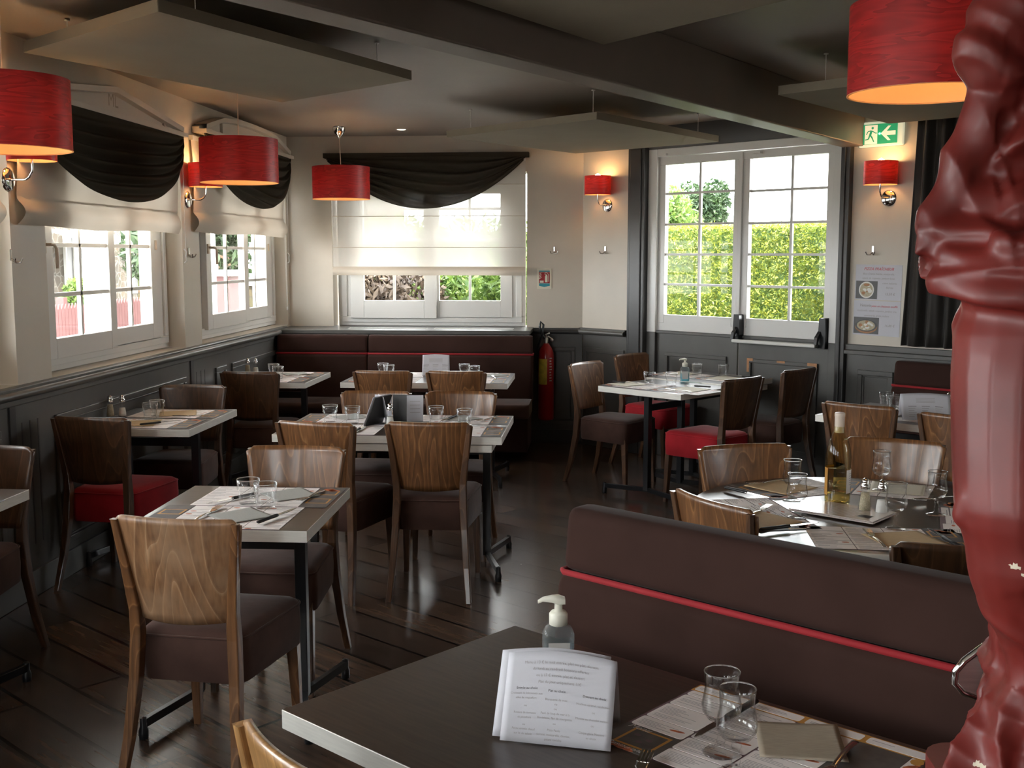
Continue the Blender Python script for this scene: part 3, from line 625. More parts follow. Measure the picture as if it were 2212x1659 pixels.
# ================================================================ TABLES
def table(w, d, label, x, y, rz, posts=None, leaf=False, cap='band'):
    t = thing('dining_table', label, 'table', (x, y, 0), rz, 'dark-topped tables with metal edge bands')
    MB().bx(-w / 2 + 0.002, w / 2 - 0.002, -d / 2 + 0.002, d / 2 - 0.002, 0.712, 0.7495).build('tabletop', 'wenge', t)
    MB().frame(-w / 2, w / 2, -d / 2, d / 2, 0.0025, 0.0, 0.039, 0, Matrix.Translation((0, 0, 0.710)) @ Matrix(((1, 0, 0, 0), (0, 0, 1, 0), (0, 1, 0, 0), (0, 0, 0, 1)))).build('edge_band', cap, t, bevel=0.001)
    px = posts or (w / 2 - 0.11)
    for s in (-1, 1):
        MB().bx(s * px - 0.02, s * px + 0.02, -0.02, 0.02, 0.05, 0.70).build('leg_post', 'blk', t, bevel=0.002)
        b = MB(); b.bx(s * px - 0.022, s * px + 0.022, -d / 2 + 0.07, d / 2 - 0.07, 0.692, 0.712); b.build('top_bracket', 'blk', t, bevel=0.002)
        for q in (-1, 1):
            e = (s * (px + 0.09), q * (d / 2 - 0.05))
            b = MB(); b.bar((s * px, 0, 0.055), (e[0], e[1], 0.055), 0.022, 0.03); b.lathe([(0.0, 0), (0.016, 0), (0.017, 0.03), (0.012, 0.045), (0.012, 0.075), (0.0, 0.078)], 12, 0, (e[0], e[1], 0))
            b.build('foot', 'blk', t, bevel=0.0015)
    MB().bx(-px, px, -0.011, 0.011, 0.595, 0.64).build('stretcher', 'blk', t, bevel=0.002)
    if leaf: MB().bx(-w / 2 + 0.05, w / 2 - 0.05, -d / 2 + 0.01, d / 2 - 0.06, 0.668, 0.706).build('folded_leaf', 'band', t, bevel=0.002)
    return t
table(0.615, 0.69, 'two-seat table set with placemats, nearest on the left, shiny edge facing the aisle', -1.268, 3.86, R(1))
table(1.165, 0.745, 'four-seat table in the middle of the left room', -1.067, 5.83, 0, 0.47, True)
table(0.61, 0.77, 'two-seat table against the left wainscot with kraft napkins', -2.425, 5.955, 0)
table(0.60, 0.74, 'two-seat table in the far left corner beside the rear bench', -2.375, 8.07, 0)
table(1.19, 0.71, 'long table before the rear bench', -1.245, 8.115, 0, 0.45)
table(0.52, 0.69, 'table corner cut by the left edge with pale metal edge', -2.455, 3.735, 0)
table(0.60, 0.70, 'square table nearer the camera of the pair by the glazed doors', 0.446, 7.70, R(50))
table(0.60, 0.70, 'dark table of the pair standing right against the glazed doors', 0.80, 8.28, R(50), None, True)
table(1.20, 0.70, 'table at the right rear before the small bench, half hidden by the statue', 1.905, 6.30, R(-38), 0.45)
table(1.20, 0.69, 'large bare dark table filling the bottom of the picture', 0.058, 1.998, R(-38), 0.42)
t = thing('round_table', 'round table laid for five with a wine bottle in its middle', 'table', (0.93, 3.97, 0))
MB().lathe([(0, 0.7495), (0.597, 0.7495)], 64, smooth=False).build('tabletop', 'wenge', t)
MB().lathe([(0.597, 0.7495), (0.60, 0.748), (0.60, 0.712), (0.59, 0.708), (0.0, 0.708)], 64).build('edge_band', 'band', t)
MB().lathe([(0.03, 0.708), (0.03, 0.04), (0.03, 0.03)], 20).build('column', 'blk', t)
for k in range(4):
    a = R(45 + 90 * k); b = MB().bar((0, 0, 0.05), (0.36 * math.cos(a), 0.36 * math.sin(a), 0.03), 0.05, 0.03); b.lathe([(0, 0), (0.02, 0), (0.02, 0.02)], 10, 0, (0.34 * math.cos(a), 0.34 * math.sin(a), 0)); b.build('foot', 'blk', t, bevel=0.003)

# ================================================================ BENCHES
def cushion(mb, x0, x1, y0, y1, z0, z1, lean=0.0, r=0.03, m=0):
    """soft slab, section rounded in y,z; leans back by `lean` from bottom to top"""
    n = 5; P = []
    for cy0, cz0, a0 in ((y1 - r, z1 - r, 0), (y0 + r, z1 - r, 90), (y0 + r, z0 + r, 180), (y1 - r, z0 + r, 270)):
        for k in range(n + 1):
            a = R(a0 + 90 * k / n); P.append((cy0 + r * math.cos(a), cz0 + r * math.sin(a)))
    def ring(x, k):
        cyy, czz = (y0 + y1) / 2, (z0 + z1) / 2
        return [(x, cyy + (y - cyy) * k + lean * (czz + (z - czz) * k - z0) / (z1 - z0), czz + (z - czz) * (1 - (1 - k) * 0.25)) for y, z in P]
    e = r * 0.8
    mb.loft([ring(x0, 0.75), ring(x0 + e * 0.3, 0.92), ring(x0 + e, 1), ring(x1 - e, 1), ring(x1 - e * 0.3, 0.92), ring(x1, 0.75)], m)
def bench(name, label, x, y, rz, backs, seatx, depth=0.47, ztop=0.985, zred=0.828, group='velvet bench seating with red piping', up=1.0, under=True, th=0.11):
    """local x along the bench, sitter looks along -y, back face of backrest at y=0"""
    t = thing(name, label, 'bench', (x, y, 0), rz, group)
    for a, b in backs:
        m = MB(); cushion(m, a, b, -th, -0.005, zred + 0.006, ztop, 0.02, 0.03); m.build('upper_back_cushion', 'brownb', t)
        m = MB(); cushion(m, a - 0.004, b + 0.004, -th - 0.065, -0.005, 0.44, zred + 0.002, 0.05, 0.028); m.build('lower_back_cushion', 'brownb', t)
        MB().tube([(a - 0.004, -0.01, zred + 0.004), (a - 0.006, -th + 0.012, zred + 0.004), (a + 0.008, -th + 0.001, zred + 0.004), (b - 0.008, -th + 0.001, zred + 0.004), (b + 0.006, -th + 0.012, zred + 0.004), (b + 0.004, -0.01, zred + 0.004)], 0.0085, 8).build('red_piping', 'pipe', t)
    a, b = seatx
    m = MB(); cushion(m, a, b, -th - depth - 0.01, -0.02, 0.36, 0.475, 0, 0.045); m.build('seat_cushion', 'brown', t)
    m = MB(); m.bx(a + 0.01, b - 0.01, -th - depth + 0.06, -0.02, 0.09, 0.37); m.build('base', 'brownb', t, bevel=0.01)
    return t
bench('wall_bench', 'brown velvet bench with red piping along the rear wall under the window', -2.70, 9.24, 0, [(0.0, 0.765), (0.775, 2.14)], (0.0, 2.14))
bench('booth_bench', 'tall dark brown velvet bench with red piping in the right foreground', -0.028, 2.905, R(-38), [(0.0, 1.75)], (0.0, 1.75), ztop=1.0, zred=0.832, depth=0.34)
s_ = 3.06
bench('corner_bench', 'small brown bench with red piping below the curtain at the right', PD[0] + s_ * math.cos(AD) - 0.10 * 0.669 - 0.055, PD[1] + s_ * math.sin(AD) - 0.10 * 0.743 - 0.05, AD, [(0.0, 1.6)], (0.0, 1.6), ztop=0.955, zred=0.79)

# ================================================================ LAMPS
def lamp_light(parent, z, power, r=0.03, color=(1.0, 0.60, 0.28)):
    l = bpy.data.lights.new('bulb_light', 'POINT'); l.energy = power; l.color = color; l.shadow_soft_size = r
    o = bpy.data.objects.new('bulb_light', l); o.location = (0, 0, z); o.parent = parent; col.objects.link(o); return o
def pendant(label, x, y, zb, lean=(0, 0), power=4.6, r=0.225, h=0.25):
    t = thing('pendant_lamp', label, 'pendant lamp', (x, y, zb), 0, 'red veneer drum pendant lamps')
    MB().lathe([(r, 0.0), (r, h)], 64).build('lamp_shade', 'shade', t)
    MB().lathe([(r - 0.004, 0.001), (r - 0.004, h - 0.001)], 64).build('shade_lining', 'liner', t)
    MB().lathe([(r - 0.005, 0.0), (r - 0.005, -0.002), (r + 0.001, -0.002), (r + 0.001, 0.0)], 64).build('shade_rim', 'liner', t)
    b = MB()
    for k in range(3):
        a = 2 * PI * k / 3 + 0.4; b.tube([(0, 0, h - 0.03), (math.cos(a) * (r - 0.004), math.sin(a) * (r - 0.004), h - 0.02)], 0.0015, 5)
    b.lathe([(0.0, h - 0.01), (0.02, h - 0.02), (0.022, h - 0.09), (0.0, h - 0.09)], 12); b.build('lamp_holder', 'chrome', t)
    MB().lathe([(0.0, h - 0.185), (0.02, h - 0.178), (0.03, h - 0.155), (0.028, h - 0.13), (0.016, h - 0.10), (0.012, h - 0.09)], 16).build('bulb', 'bulb', t)
    zc = ZC - zb - 0.003
    MB().tube([(0, 0, h - 0.02), (lean[0], lean[1], zc - 0.07)], 0.0028, 6).build('cord', 'foil', t)
    MB().lathe([(0.006, zc - 0.085), (0.012, zc - 0.075), (0.036, zc - 0.055), (0.050, zc - 0.025), (0.052, zc)], 24, 0, (lean[0], lean[1], 0)).build('ceiling_cup', 'chrome', t)
    lamp_light(t, h - 0.155, power)
pendant('red drum pendant cropped by the left edge of the picture', -2.13, 3.92, 2.024)
pendant('red drum pendant in front of the second left window', -2.115, 6.49, 2.068)
pendant('red drum pendant before the brown swag of the rear window, farthest of all', -2.05, 8.80, 2.085, (-0.06, 0.22))
pendant('large red drum pendant at the top right beside the statue', 0.93, 3.36, 2.108, power=3.2)
def sconce(label, loc, rz, side=0.055, lift=0.0):
    """local y leads into the wall; shade is a half drum"""
    t = thing('wall_sconce', label, 'wall lamp', loc, rz, 'red drum wall lamps with chrome arms')
    MB().lathe([(0.0, -0.012), (0.045, -0.012), (0.056, -0.004), (0.057, 0.0)], 32, 0, T=Matrix.Rotation(-PI / 2, 4, 'X')).build('wall_plate', 'chrome', t)
    o = -0.122; sx = -side
    MB().tube([(0, -0.01, 0), (0, o * 0.35, 0), (sx * 0.3, o * 0.72, 0.0), (sx, o * 0.86, 0.012), (sx, o, 0.04), (sx, o, 0.10)], 0.006, 10).build('arm', 'chrome', t)
    z0, z1, r = 0.085, 0.24, 0.110
    MB().lathe([(r, z0), (r, z1)], 48, 0, (sx, o, 0)).build('lamp_shade', 'shade', t)
    MB().lathe([(r - 0.004, z0), (r - 0.004, z1)], 48, 0, (sx, o, 0)).build('shade_lining', 'liner', t)
    MB().lathe([(0.0, 0.10), (0.018, 0.105), (0.018, 0.15), (0.0, 0.15)], 14, 0, (sx, o, 0)).build('lamp_holder', 'foil', t)
    MB().lathe([(0.012, 0.15), (0.020, 0.17), (0.028, 0.21), (0.022, 0.248), (0.0, 0.262)], 16, 0, (sx, o, 0)).build('bulb', 'bulb', t)
    l = lamp_light(t, 0.20, 8.5, 0.022, (1.0, 0.62, 0.28)); l.location = (sx, o, 0.20)
sconce('red wall lamp half hidden behind the leftmost pendant', (XL, 5.06, 1.995), PI / 2, 0.0)
sconce('red wall lamp on the pier between the two left windows', (XL, 7.34, 2.012), PI / 2, -0.015)
def on_d(s, n, z): return (PD[0] + s * math.cos(AD) - n * 0.669, PD[1] + s * math.sin(AD) - n * 0.743, z)
sconce('red wall lamp left of the glazed doors, above a coat hook', on_d(0.277, 0, 2.06), AD, 0.0)
sconce('red wall lamp right of the glazed doors under the exit sign', on_d(2.826, 0, 2.03), AD, 0.0)

# ================================================================ COAT HOOKS
def hook(label, loc, rz):
    t = thing('coat_hook', label, 'hook', loc, rz, 'double chrome coat hooks')
    MB().bx(-0.008, 0.008, -0.006, 0, -0.01, 0.045).build('back_plate', 'chrome', t, bevel=0.003)
    for s in (-1, 1):
        MB().tube([(0, -0.005, 0.0), (s * 0.012, -0.02, -0.018), (s * 0.026, -0.034, -0.016), (s * 0.034, -0.040, 0.004)], [0.005, 0.005, 0.0045, 0.005], 8).build('prong', 'chrome', t)
hook('chrome coat hook on the pier at the left edge', (XL, 5.05, 1.63), PI / 2)
hook('chrome coat hook on the pier between the left windows', (XL, 7.32, 1.65), PI / 2)
hook('chrome coat hook above the fire extinguisher sign', (-0.408, YB, 1.675), 0)
hook('chrome coat hook under the lamp left of the doors', on_d(0.261, 0, 1.675), AD)
hook('chrome coat hook above the pizza posters', on_d(2.725, 0, 1.665), AD)

# ================================================================ BLINDS, SWAGS, CURTAIN
def folds(u, v, seed, a=1.0):
    return a * (math.sin(u * 23 + 3 * math.sin(u * 7 + seed)) * 0.5 + 0.5 * math.sin(u * 41 + seed * 2 + v * 4)) * 0.006
def roman(name, label, x0, x1, z0, z1, zf, seed, P):
    t = thing(name, label, 'blind', P['loc'], P['rz'], 'folded cream roman blinds')
    MB().grid(lambda u, v: (x0 + (x1 - x0) * u, -0.018 + folds(u, v, seed, 0.4) - 0.012 * math.sin(v * PI), zf + (z1 - zf) * v), 40, 10).build('upper_fabric', 'blind', t)
    def g(u, v):
        b = math.sin(min(1, v * 1.15) * PI)
        return (x0 + (x1 - x0) * u, -0.020 - 0.040 * b * (0.8 + 0.2 * math.sin(u * 17 + seed)) + folds(u, v, seed, 0.9), z0 + (zf + 0.012 - z0) * v + 0.006 * math.sin(u * 9 + seed) * (1 - v))
    MB().grid(g, 60, 12).build('lower_fold', 'blind', t)
    MB().bx(x0, x1, -0.03, -0.002, z1 - 0.01, z1 + 0.02).build('head_rail', 'white', t)
roman('roman_blind', 'cream roman blind drawn half down the nearer left window', 5.10, 7.105, 1.785, 2.36, 1.912, 1.0, LW)
roman('roman_blind', 'cream roman blind drawn half down the farther left window', 7.39, 9.52, 1.80, 2.42, 1.94, 2.3, LW)
roman('roman_blind', 'cream roman blind on the left window beyond the picture edge', 3.0, 4.93, 1.785, 2.36, 1.912, 3.3, LW)
t = thing('sheer_blind', 'sheer white roman blind over the rear window', 'blind', (0, YB, 0))
x0, x1 = -2.345, -0.655
zs = [1.47, 1.525, 1.71, 1.98, 2.25, 2.46]
MB().grid(lambda u, v: (x0 + (x1 - x0) * u, -0.045 + 0.003 * math.sin(u * 12 + v * 6), 1.53 + 0.93 * v), 30, 16).build('sheer_fabric', 'sheer', t)
MB().grid(lambda u, v: (x0 + (x1 - x0) * u, -0.052 - 0.02 * math.sin(v * PI), 1.47 + 0.075 * v), 30, 6).build('bottom_fold', 'blind', t)
for z in zs[2:5]: MB().tube([(x0, -0.05, z), (x1, -0.05, z)], 0.003, 6).build('rib', 'blind', t)
MB().bx(x0, x1, -0.05, -0.005, 2.445, 2.475).build('head_rail', 'white', t)
def swag(name, label, x0, x1, zt, h, P, m, p=0.6, nf=9, zslope=0.0, yb=-0.05, bul=0.06, box=None, seed=0):
    t = thing(name, label, 'swag curtain', P['loc'], P['rz'], 'dark brown swags draped over the windows')
    def g(u, v):
        s = 2 * u - 1; k = max(0.0, 1 - abs(s) ** 2) ** p
        w = v ** 0.85
        z = zt + zslope * u - h * w * k - 0.05 * v * (1 - k) - 0.012 * (1 - v) * 0
        ph = v * nf * 2 * PI * (0.8 + 0.2 * math.cos(s * 2 + seed)) + 1.5 * math.sin(s * 2.3 + seed)
        y = yb - bul * k * (0.35 + 0.65 * w) + 0.024 * math.sin(ph) * (0.25 + 0.75 * k) * min(1, v * 6) * (1 - 0.85 * v ** 8)
        x = x0 + (x1 - x0) * u + (0.01 * math.sin(ph * 0.5)) * (1 - k)
        x += -s * 0.035 * v * (1 - k)
        return (x, y, z - 0.006 * math.sin(ph) * k * (1 - v ** 4))
    MB().grid(g, 70, 110).build('draped_fabric', m, t, solid=0.0015)
    if box: MB().bx(x0 - 0.015, x1 + 0.015, -0.10, -0.002, zt - 0.012, zt + 0.028).build('valance_board', m, t)
swag('swag', 'opaque dark brown swag below the triangular pediment', 5.10, 7.075, 2.41, 0.47, LW, 'swag', 0.5, 7, 0.0, -0.085, 0.05)
swag('swag', 'opaque dark brown swag below the arched pediment', 7.47, 9.55, 2.475, 0.475, LW, 'swag', 0.5, 7, 0.0, -0.085, 0.05, seed=1)
swag('swag', 'sheer dark brown swag across the top of the rear window', -2.39, -0.64, 2.49, 0.455, BW, 'swags', 1.0, 7, 0.012, -0.085, 0.05, True, 2)
def pediment(label, x0, x1, zb, zt, arched, letters):
    t = thing('pediment', label, 'pediment', LW['loc'], LW['rz'], 'painted mouldings above the left windows')
    c = (x0 + x1) / 2; hw = (x1 - x0) / 2
    def top(x, d=0):
        s = abs(x - c) / hw
        if arched:
            if s < 0.62: return zb + 0.02 + (zt - zb - 0.02) * math.sqrt(max(0, 1 - (s / 0.95) ** 2)) - d
            e = zb + 0.02 + (zt - zb - 0.02) * math.sqrt(1 - (0.62 / 0.95) ** 2); return e + (zb + 0.02 - e) * (s - 0.62) / 0.38 - d
        return zt + (zb + 0.025 - zt) * s - d
    xs = [x0 + (x1 - x0) * k / 48 for k in range(49)]
    body = [(x0, zb), (x1, zb)] + [(x, top(x)) for x in xs[::-1]]
    MB().prism(body, 0.004, 0.055, 0, UPR).build('board', 'wall', t, bevel=0.003)
    m = MB()
    inner = [x for x in xs if abs(x - c) < hw * 0.98]
    for a, b in zip(inner[:-1], inner[1:]): m.loft([[(a, -0.004, top(a) + 0.012), (a, -0.095, top(a) + 0.012), (a, -0.09, top(a) - 0.02), (a, -0.055, top(a) - 0.026)], [(b, -0.004, top(b) + 0.012), (b, -0.095, top(b) + 0.012), (b, -0.09, top(b) - 0.02), (b, -0.055, top(b) - 0.026)]], smooth=False, cap=False)
    m.bx(x0, x1, -0.105, -0.004, zb - 0.022, zb + 0.006); m.bx(x0 + 0.12, x1 - 0.12, -0.064, -0.05, zb + 0.012, zb + 0.022)
    if not arched: m.bx(c - 0.72, c - 0.705, -0.07, -0.05, zb, zb + 0.045); m.bx(c + 0.705, c + 0.72, -0.07, -0.05, zb, zb + 0.045)
    else: m.bx(c + hw * 0.6, c + hw * 0.615, -0.075, -0.05, zb, zb + 0.085); m.bx(c - hw * 0.615, c - hw * 0.6, -0.075, -0.05, zb, zb + 0.085)
    m.build('moulding', 'wall', t, bevel=0.002)
    if letters:
        l = MB(); text(l, 'ML', 0.105, c + 0.01, zb + 0.045, 0.0565, 0, T=UPR); l.build('carved_letters', 'greige', t)
pediment('cream triangular pediment carved ML over the nearer left window', 5.09, 7.115, 2.415, 2.555, False, True)
pediment('cream arched pediment over the farther left window', 7.45, 9.60, 2.485, 2.625, True, False)
t = thing('blind_cord', 'looped white blind cord beside the farther left window', 'cord', (XL, 0, 0), PI / 2)
MB().tube([(9.57, -0.012, 2.40), (9.575, -0.014, 1.9), (9.585, -0.016, 1.40), (9.60, -0.016, 1.19), (9.615, -0.016, 1.40), (9.60, -0.014, 1.9), (9.59, -0.012, 2.40)], 0.0018, 5).build('cord_loop', 'white', t)
MB().lathe([(0, 0), (0.006, 0.004), (0.006, 0.03), (0, 0.034)], 10, 0, (9.60, -0.018, 1.165)).build('cord_weight', 'white', t)
for lb, y_, z_ in (('white cord cleat on the reveal right of the nearer left window', 7.235, 1.64), ('white cord cleat on the reveal right of the farther left window', 9.69, 1.62)):
    c = MB(); c.tube([(y_, -0.004, z_ - 0.045), (y_, -0.02, z_ - 0.03), (y_, -0.016, z_), (y_, -0.02, z_ + 0.03), (y_, -0.004, z_ + 0.045)], 0.005, 7); c.tube([(y_ + 0.01, -0.012, z_ + 0.12), (y_ + 0.012, -0.014, z_), (y_ + 0.02, -0.016, z_ - 0.04)], 0.002, 5); c.tube([(y_ + 0.01, -0.01, 2.3), (y_ + 0.01, -0.012, z_ + 0.10)], 0.0015, 5)
    tag(c.build('cord_cleat', 'white', loc=(XL, 0, 0), rz=PI / 2), lb, 'cleat')
t = thing('curtain', 'dark brown floor-length style curtain hanging right of the pizza posters', 'curtain', *[PD, AD])
def cur(u, v):
    x = 3.02 + 0.62 * u; k = 1 - v
    return (x - 0.03 * k * (1 - u) + 0.03 * v * (1 - u), -0.07 + 0.026 * math.sin(u * 34) + 0.010 * math.sin(u * 60 + v * 3), 1.04 + (2.60 - 1.04) * v)
MB().grid(cur, 110, 14).build('curtain_panel', 'curtain', t, solid=0.003)
MB().tube([(2.98, -0.07, 2.615), (3.75, -0.07, 2.615)], 0.012, 10).build('curtain_rod', 'blk', t)

# ================================================================ SIGNS ON THE WALLS
t = thing('extinguisher_sign', 'small red and teal fire extinguisher sign right of the rear window', 'sign', (-0.493, YB, 1.441))
MB().bx(-0.064, 0.064, -0.004, 0, -0.088, 0.088).build('sign_plate', 'signcr', t, bevel=0.001)
g = MB(); g.bx(-0.046, 0.048, -0.0048, -0.004, -0.038, 0.056, 0); g.bx(-0.046, 0.048, -0.0048, -0.004, 0.060, 0.070, 1)
g.prism([(-0.046, -0.040), (0.048, -0.040), (0.048, -0.062), (0.0, -0.071), (-0.046, -0.062)][::-1], 0.004, 0.0048, 1, UPR)
g.bx(0.006, 0.028, -0.0055, -0.0045, -0.03, 0.022, 2); g.bx(0.011, 0.026, -0.0055, -0.0045, 0.022, 0.036, 2); g.bx(-0.038, -0.006, -0.0055, -0.0045, -0.034, -0.016, 2)
g.tube([(0.012, -0.0055, 0.034), (0.004, -0.0055, 0.040), (0.008, -0.0055, 0.050), (0.022, -0.0055, 0.052), (0.036, -0.0055, 0.040), (0.038, -0.0055, -0.026)], 0.0022, 5, 2)
for k in range(4): g.bar((-0.044, -0.005, 0.0 + k * 0.013), (-0.024 - k * 0.001, -0.005, 0.012 + k * 0.013), 0.001, 0.005, 2)
g.build('pictogram', ['signred', 'signteal', 'signcr'], t)
t = thing('exit_sign', 'green running-man exit sign with white arrow above the right wall lamp', 'sign', on_d(2.765, 0, 2.462), AD)
MB().bx(-0.165, 0.165, -0.035, 0, -0.088, 0.088).build('housing', 'plast', t, bevel=0.008)
MB().bx(-0.16, 0.16, -0.03, -0.001, -0.083, 0.083).build('back_box', 'glowcr', t, bevel=0.006)
g = MB(); g.bx(-0.13, 0.125, -0.0375, -0.0355, -0.068, 0.066, 0); g.bx(-0.112, -0.02, -0.0385, -0.0375, -0.066, 0.060, 1)
g.prism([(0.005, 0.0), (0.058, 0.048), (0.078, 0.048), (0.047, 0.014), (0.112, 0.014), (0.112, -0.014), (0.047, -0.014), (0.078, -0.048), (0.058, -0.048)], 0.0375, 0.0392, 1, UPR)
Y_ = -0.0392
g.lathe([(0, 0), (0.0085, 0.0), (0.0085, 0.001), (0, 0.001)], 14, 2, T=Matrix.Translation((-0.055, -0.0385, 0.040)) @ Matrix.Rotation(PI / 2, 4, 'X'))
for a, b, w in (((-0.062, 0.024), (-0.072, -0.006), 0.016), ((-0.060, 0.022), (-0.030, 0.004), 0.006), ((-0.030, 0.004), (-0.022, 0.006), 0.006), ((-0.064, 0.024), (-0.090, 0.018), 0.006), ((-0.090, 0.018), (-0.100, -0.002), 0.006), ((-0.072, -0.004), (-0.056, -0.026), 0.010), ((-0.056, -0.026), (-0.044, -0.052), 0.008), ((-0.074, -0.004), (-0.084, -0.032), 0.010), ((-0.084, -0.032), (-0.108, -0.036), 0.007)):
    g.bar((a[0], Y_, a[1]), (b[0], Y_, b[1]), 0.001, w, 2)
g.build('pictogram', ['green', 'glowcr', 'green'], t)
MB().lathe([(0, 0), (0.006, 0.0), (0.005, 0.003), (0, 0.004)], 12, 0, T=Matrix.Translation((-0.003, -0.0395, 0.0)) @ Matrix.Rotation(PI / 2, 4, 'X')).build('indicator_light', 'led', t)
def poster(label, s0, s1, z0, z1, rot, head, hc, lines, price, pic):
    t = thing('menu_poster', label, 'poster', on_d((s0 + s1) / 2, 0.001, (z0 + z1) / 2), AD)
    t.rotation_euler[1] = rot
    w, h = (s1 - s0) / 2, (z1 - z0) / 2
    g = MB(); g.bx(-w, w, -0.0012, 0, -h, h, 0)
    x = 0
    for s, z, sz, m in head: text(g, s, sz, x if len(head) == 1 else (-w * 0.5 if m == 1 else w * 0.32), z, 0.0022, m, T=UPR, shear=0.35, bold=0.012)
    for s, x_, z, sz in lines: text(g, s, sz, x_, z, 0.0022, 1, T=UPR, shear=0.3)
    text(g, price[0], 0.024, price[1], price[2], 0.0022, 1, T=UPR, shear=0.2)
    g.build('sheet', ['paperw', 'pgrey', 'pinkt'], t)
    p = MB(); a, b, c, d, dark = pic
    p.bx(a, b, -0.003, -0.0012, c, d, 0)
    ex, ez, er = (a + b) / 2, (c + d) / 2, min(b - a, d - c) / 2
    sx = (b - a) * 0.47 / er if dark else 1.0
    D = lambda r, m, y, cx_=ex, cz=ez, kx=1.0, kz=1.0: p.prism([(cx_ + r * kx * math.cos(2 * PI * k / 28), cz + r * kz * math.sin(2 * PI * k / 28)) for k in range(28)], y - 0.0004, y, m, UPR)
    if dark: D(er * 0.95, 4, 0.0034, ez and ex, ez - 0.008, sx, 0.85)
    D(er * 0.93, 3 if dark else 1, 0.0038, ex, ez, sx if dark else 1, 0.8 if dark else 1); D(er * 0.78, 2, 0.0042, ex, ez, sx if dark else 1, 0.8 if dark else 1)
    rnd = random.Random(3 if dark else 5)
    for k in range(13):
        aa = rnd.uniform(0, 2 * PI); rr = rnd.uniform(0.1, 0.62) * er
        D(er * rnd.uniform(0.10, 0.2), 1 if k % 3 else 4, 0.0046 + k * 0.00005, ex + rr * math.cos(aa) * (sx if dark else 1), ez + rr * math.sin(aa) * (0.8 if dark else 1), 1.3, 0.8)
    p.build('pizza_photo', ['bulk', 'salt', 'pepper', 'greyd', 'barewood'], t)
poster('upper pizza poster headed in red, 15,50 euro', 2.600, 2.946, 1.338, 1.580, 0.012, [('PIZZA FRAÎCHEUR', 0.083, 0.027, 2)], 2,
       [('Base Crème fraiche, mozzarella,', 0.0, 0.052, 0.018), ('salade de roquette, jambon fumé,', 0.0, 0.022, 0.018), ('crème balsamic,', 0.085, -0.010, 0.017), ('Burrata', 0.085, -0.040, 0.017)], ('15,50 €', 0.09, -0.086), (-0.165, -0.005, -0.115, 0.008, False))
poster('lower pizza poster with the dark plate photo, 16,80 euro', 2.594, 2.943, 1.092, 1.332, 0.012, [('Vesuvio', 0.078, 0.028, 1), ('pizza en chausson soufflé', 0.078, 0.019, 2)], 2,
       [('mozzarella, salade roquette, jambon cru,', 0.0, 0.045, 0.018), ('concentrés, grana padano', 0.0, 0.012, 0.018)], ('16,80 €', 0.10, -0.055), (-0.168, 0.02, -0.11, 0.004, True))
# socket plate low on the wall right of the doors
t = thing('wall_socket', 'white socket block low on the wall right of the doors', 'socket', on_d(2.62, 0, 0.47), AD)
MB().bx(-0.025, 0.025, -0.03, 0, -0.04, 0.04).build('housing', 'white', t, bevel=0.004); MB().lathe([(0, 0), (0.017, 0), (0.017, 0.001)], 16, 0, T=Matrix.Translation((0, -0.0305, 0)) @ Matrix.Rotation(PI / 2, 4, 'X')).build('outlet', 'greyd', t)
# panic bar
t = thing('panic_bar', 'panic push bar with black end boxes across the right glazed door', 'push bar', PD, AD)
for s, x in ((0, 1.628), (1, 2.365)):
    MB().prism([(-0.026, -0.11), (0.026, -0.11), (0.03, -0.02), (0.026, 0.11), (0.0, 0.118), (-0.026, 0.11), (-0.03, -0.02)][::-1] if False else [(-0.026, -0.11), (0.026, -0.11), (0.03, 0.0), (0.024, 0.112), (-0.024, 0.112), (-0.03, 0.0)], -0.030, 0.030, 0, Matrix.Translation((x, 0.0, 1.085)) @ UPR).build('end_box', 'blk', t, bevel=0.008)
    MB().prism([(0.0, 0.03), (0.02, 0.03), (0.075, -0.02), (0.085, -0.075), (0.062, -0.075), (0.05, -0.03), (0.0, 0.0)], -0.012, 0.012, 0, Matrix.Translation((x + (-0.02 if s else 0.0), 0.0, 1.08)) @ Matrix(((0, 0, 1, 0), (-1, 0, 0, 0), (0, 1, 0, 0), (0, 0, 0, 1)))).build('lever_arm', 'blk', t, bevel=0.004)
MB().bx(1.628, 2.345, -0.092, -0.066, 0.985, 1.012).build('push_tube', 'white', t, bevel=0.008)
MB().bx(1.618, 1.634, -0.034, -0.030, 1.03, 1.08).build('sticker', 'paperw', t)
# fire extinguisher
t = thing('fire_extinguisher', 'red fire extinguisher with yellow label hung at the right end of the wall bench', 'fire extinguisher', (-0.465, 9.55, 0.235))
r = 0.067
MB().lathe([(0.0, 0.0), (r * 0.9, 0.0), (r, 0.012), (r, 0.54), (r * 0.93, 0.585), (r * 0.7, 0.62), (0.03, 0.645), (0.022, 0.66)], 40).build('cylinder', 'extred', t)
g = MB(); g.grid(lambda u, v: ((r + 0.001) * math.cos(R(-155 + 75 * u)), (r + 0.001) * math.sin(R(-155 + 75 * u)), 0.31 + 0.22 * v), 12, 2); g.build('yellow_label', 'yellow', t)
g = MB()
for k in range(9): g.grid(lambda u, v, k=k: ((r + 0.001) * math.cos(R(-62 + (22 - (k * 7) % 9) * u)), (r + 0.001) * math.sin(R(-62 + (22 - (k * 7) % 9) * u)), 0.53 - 0.024 * k + 0.010 * v), 6, 1)
g.build('white_instructions', 'pwhite', t)
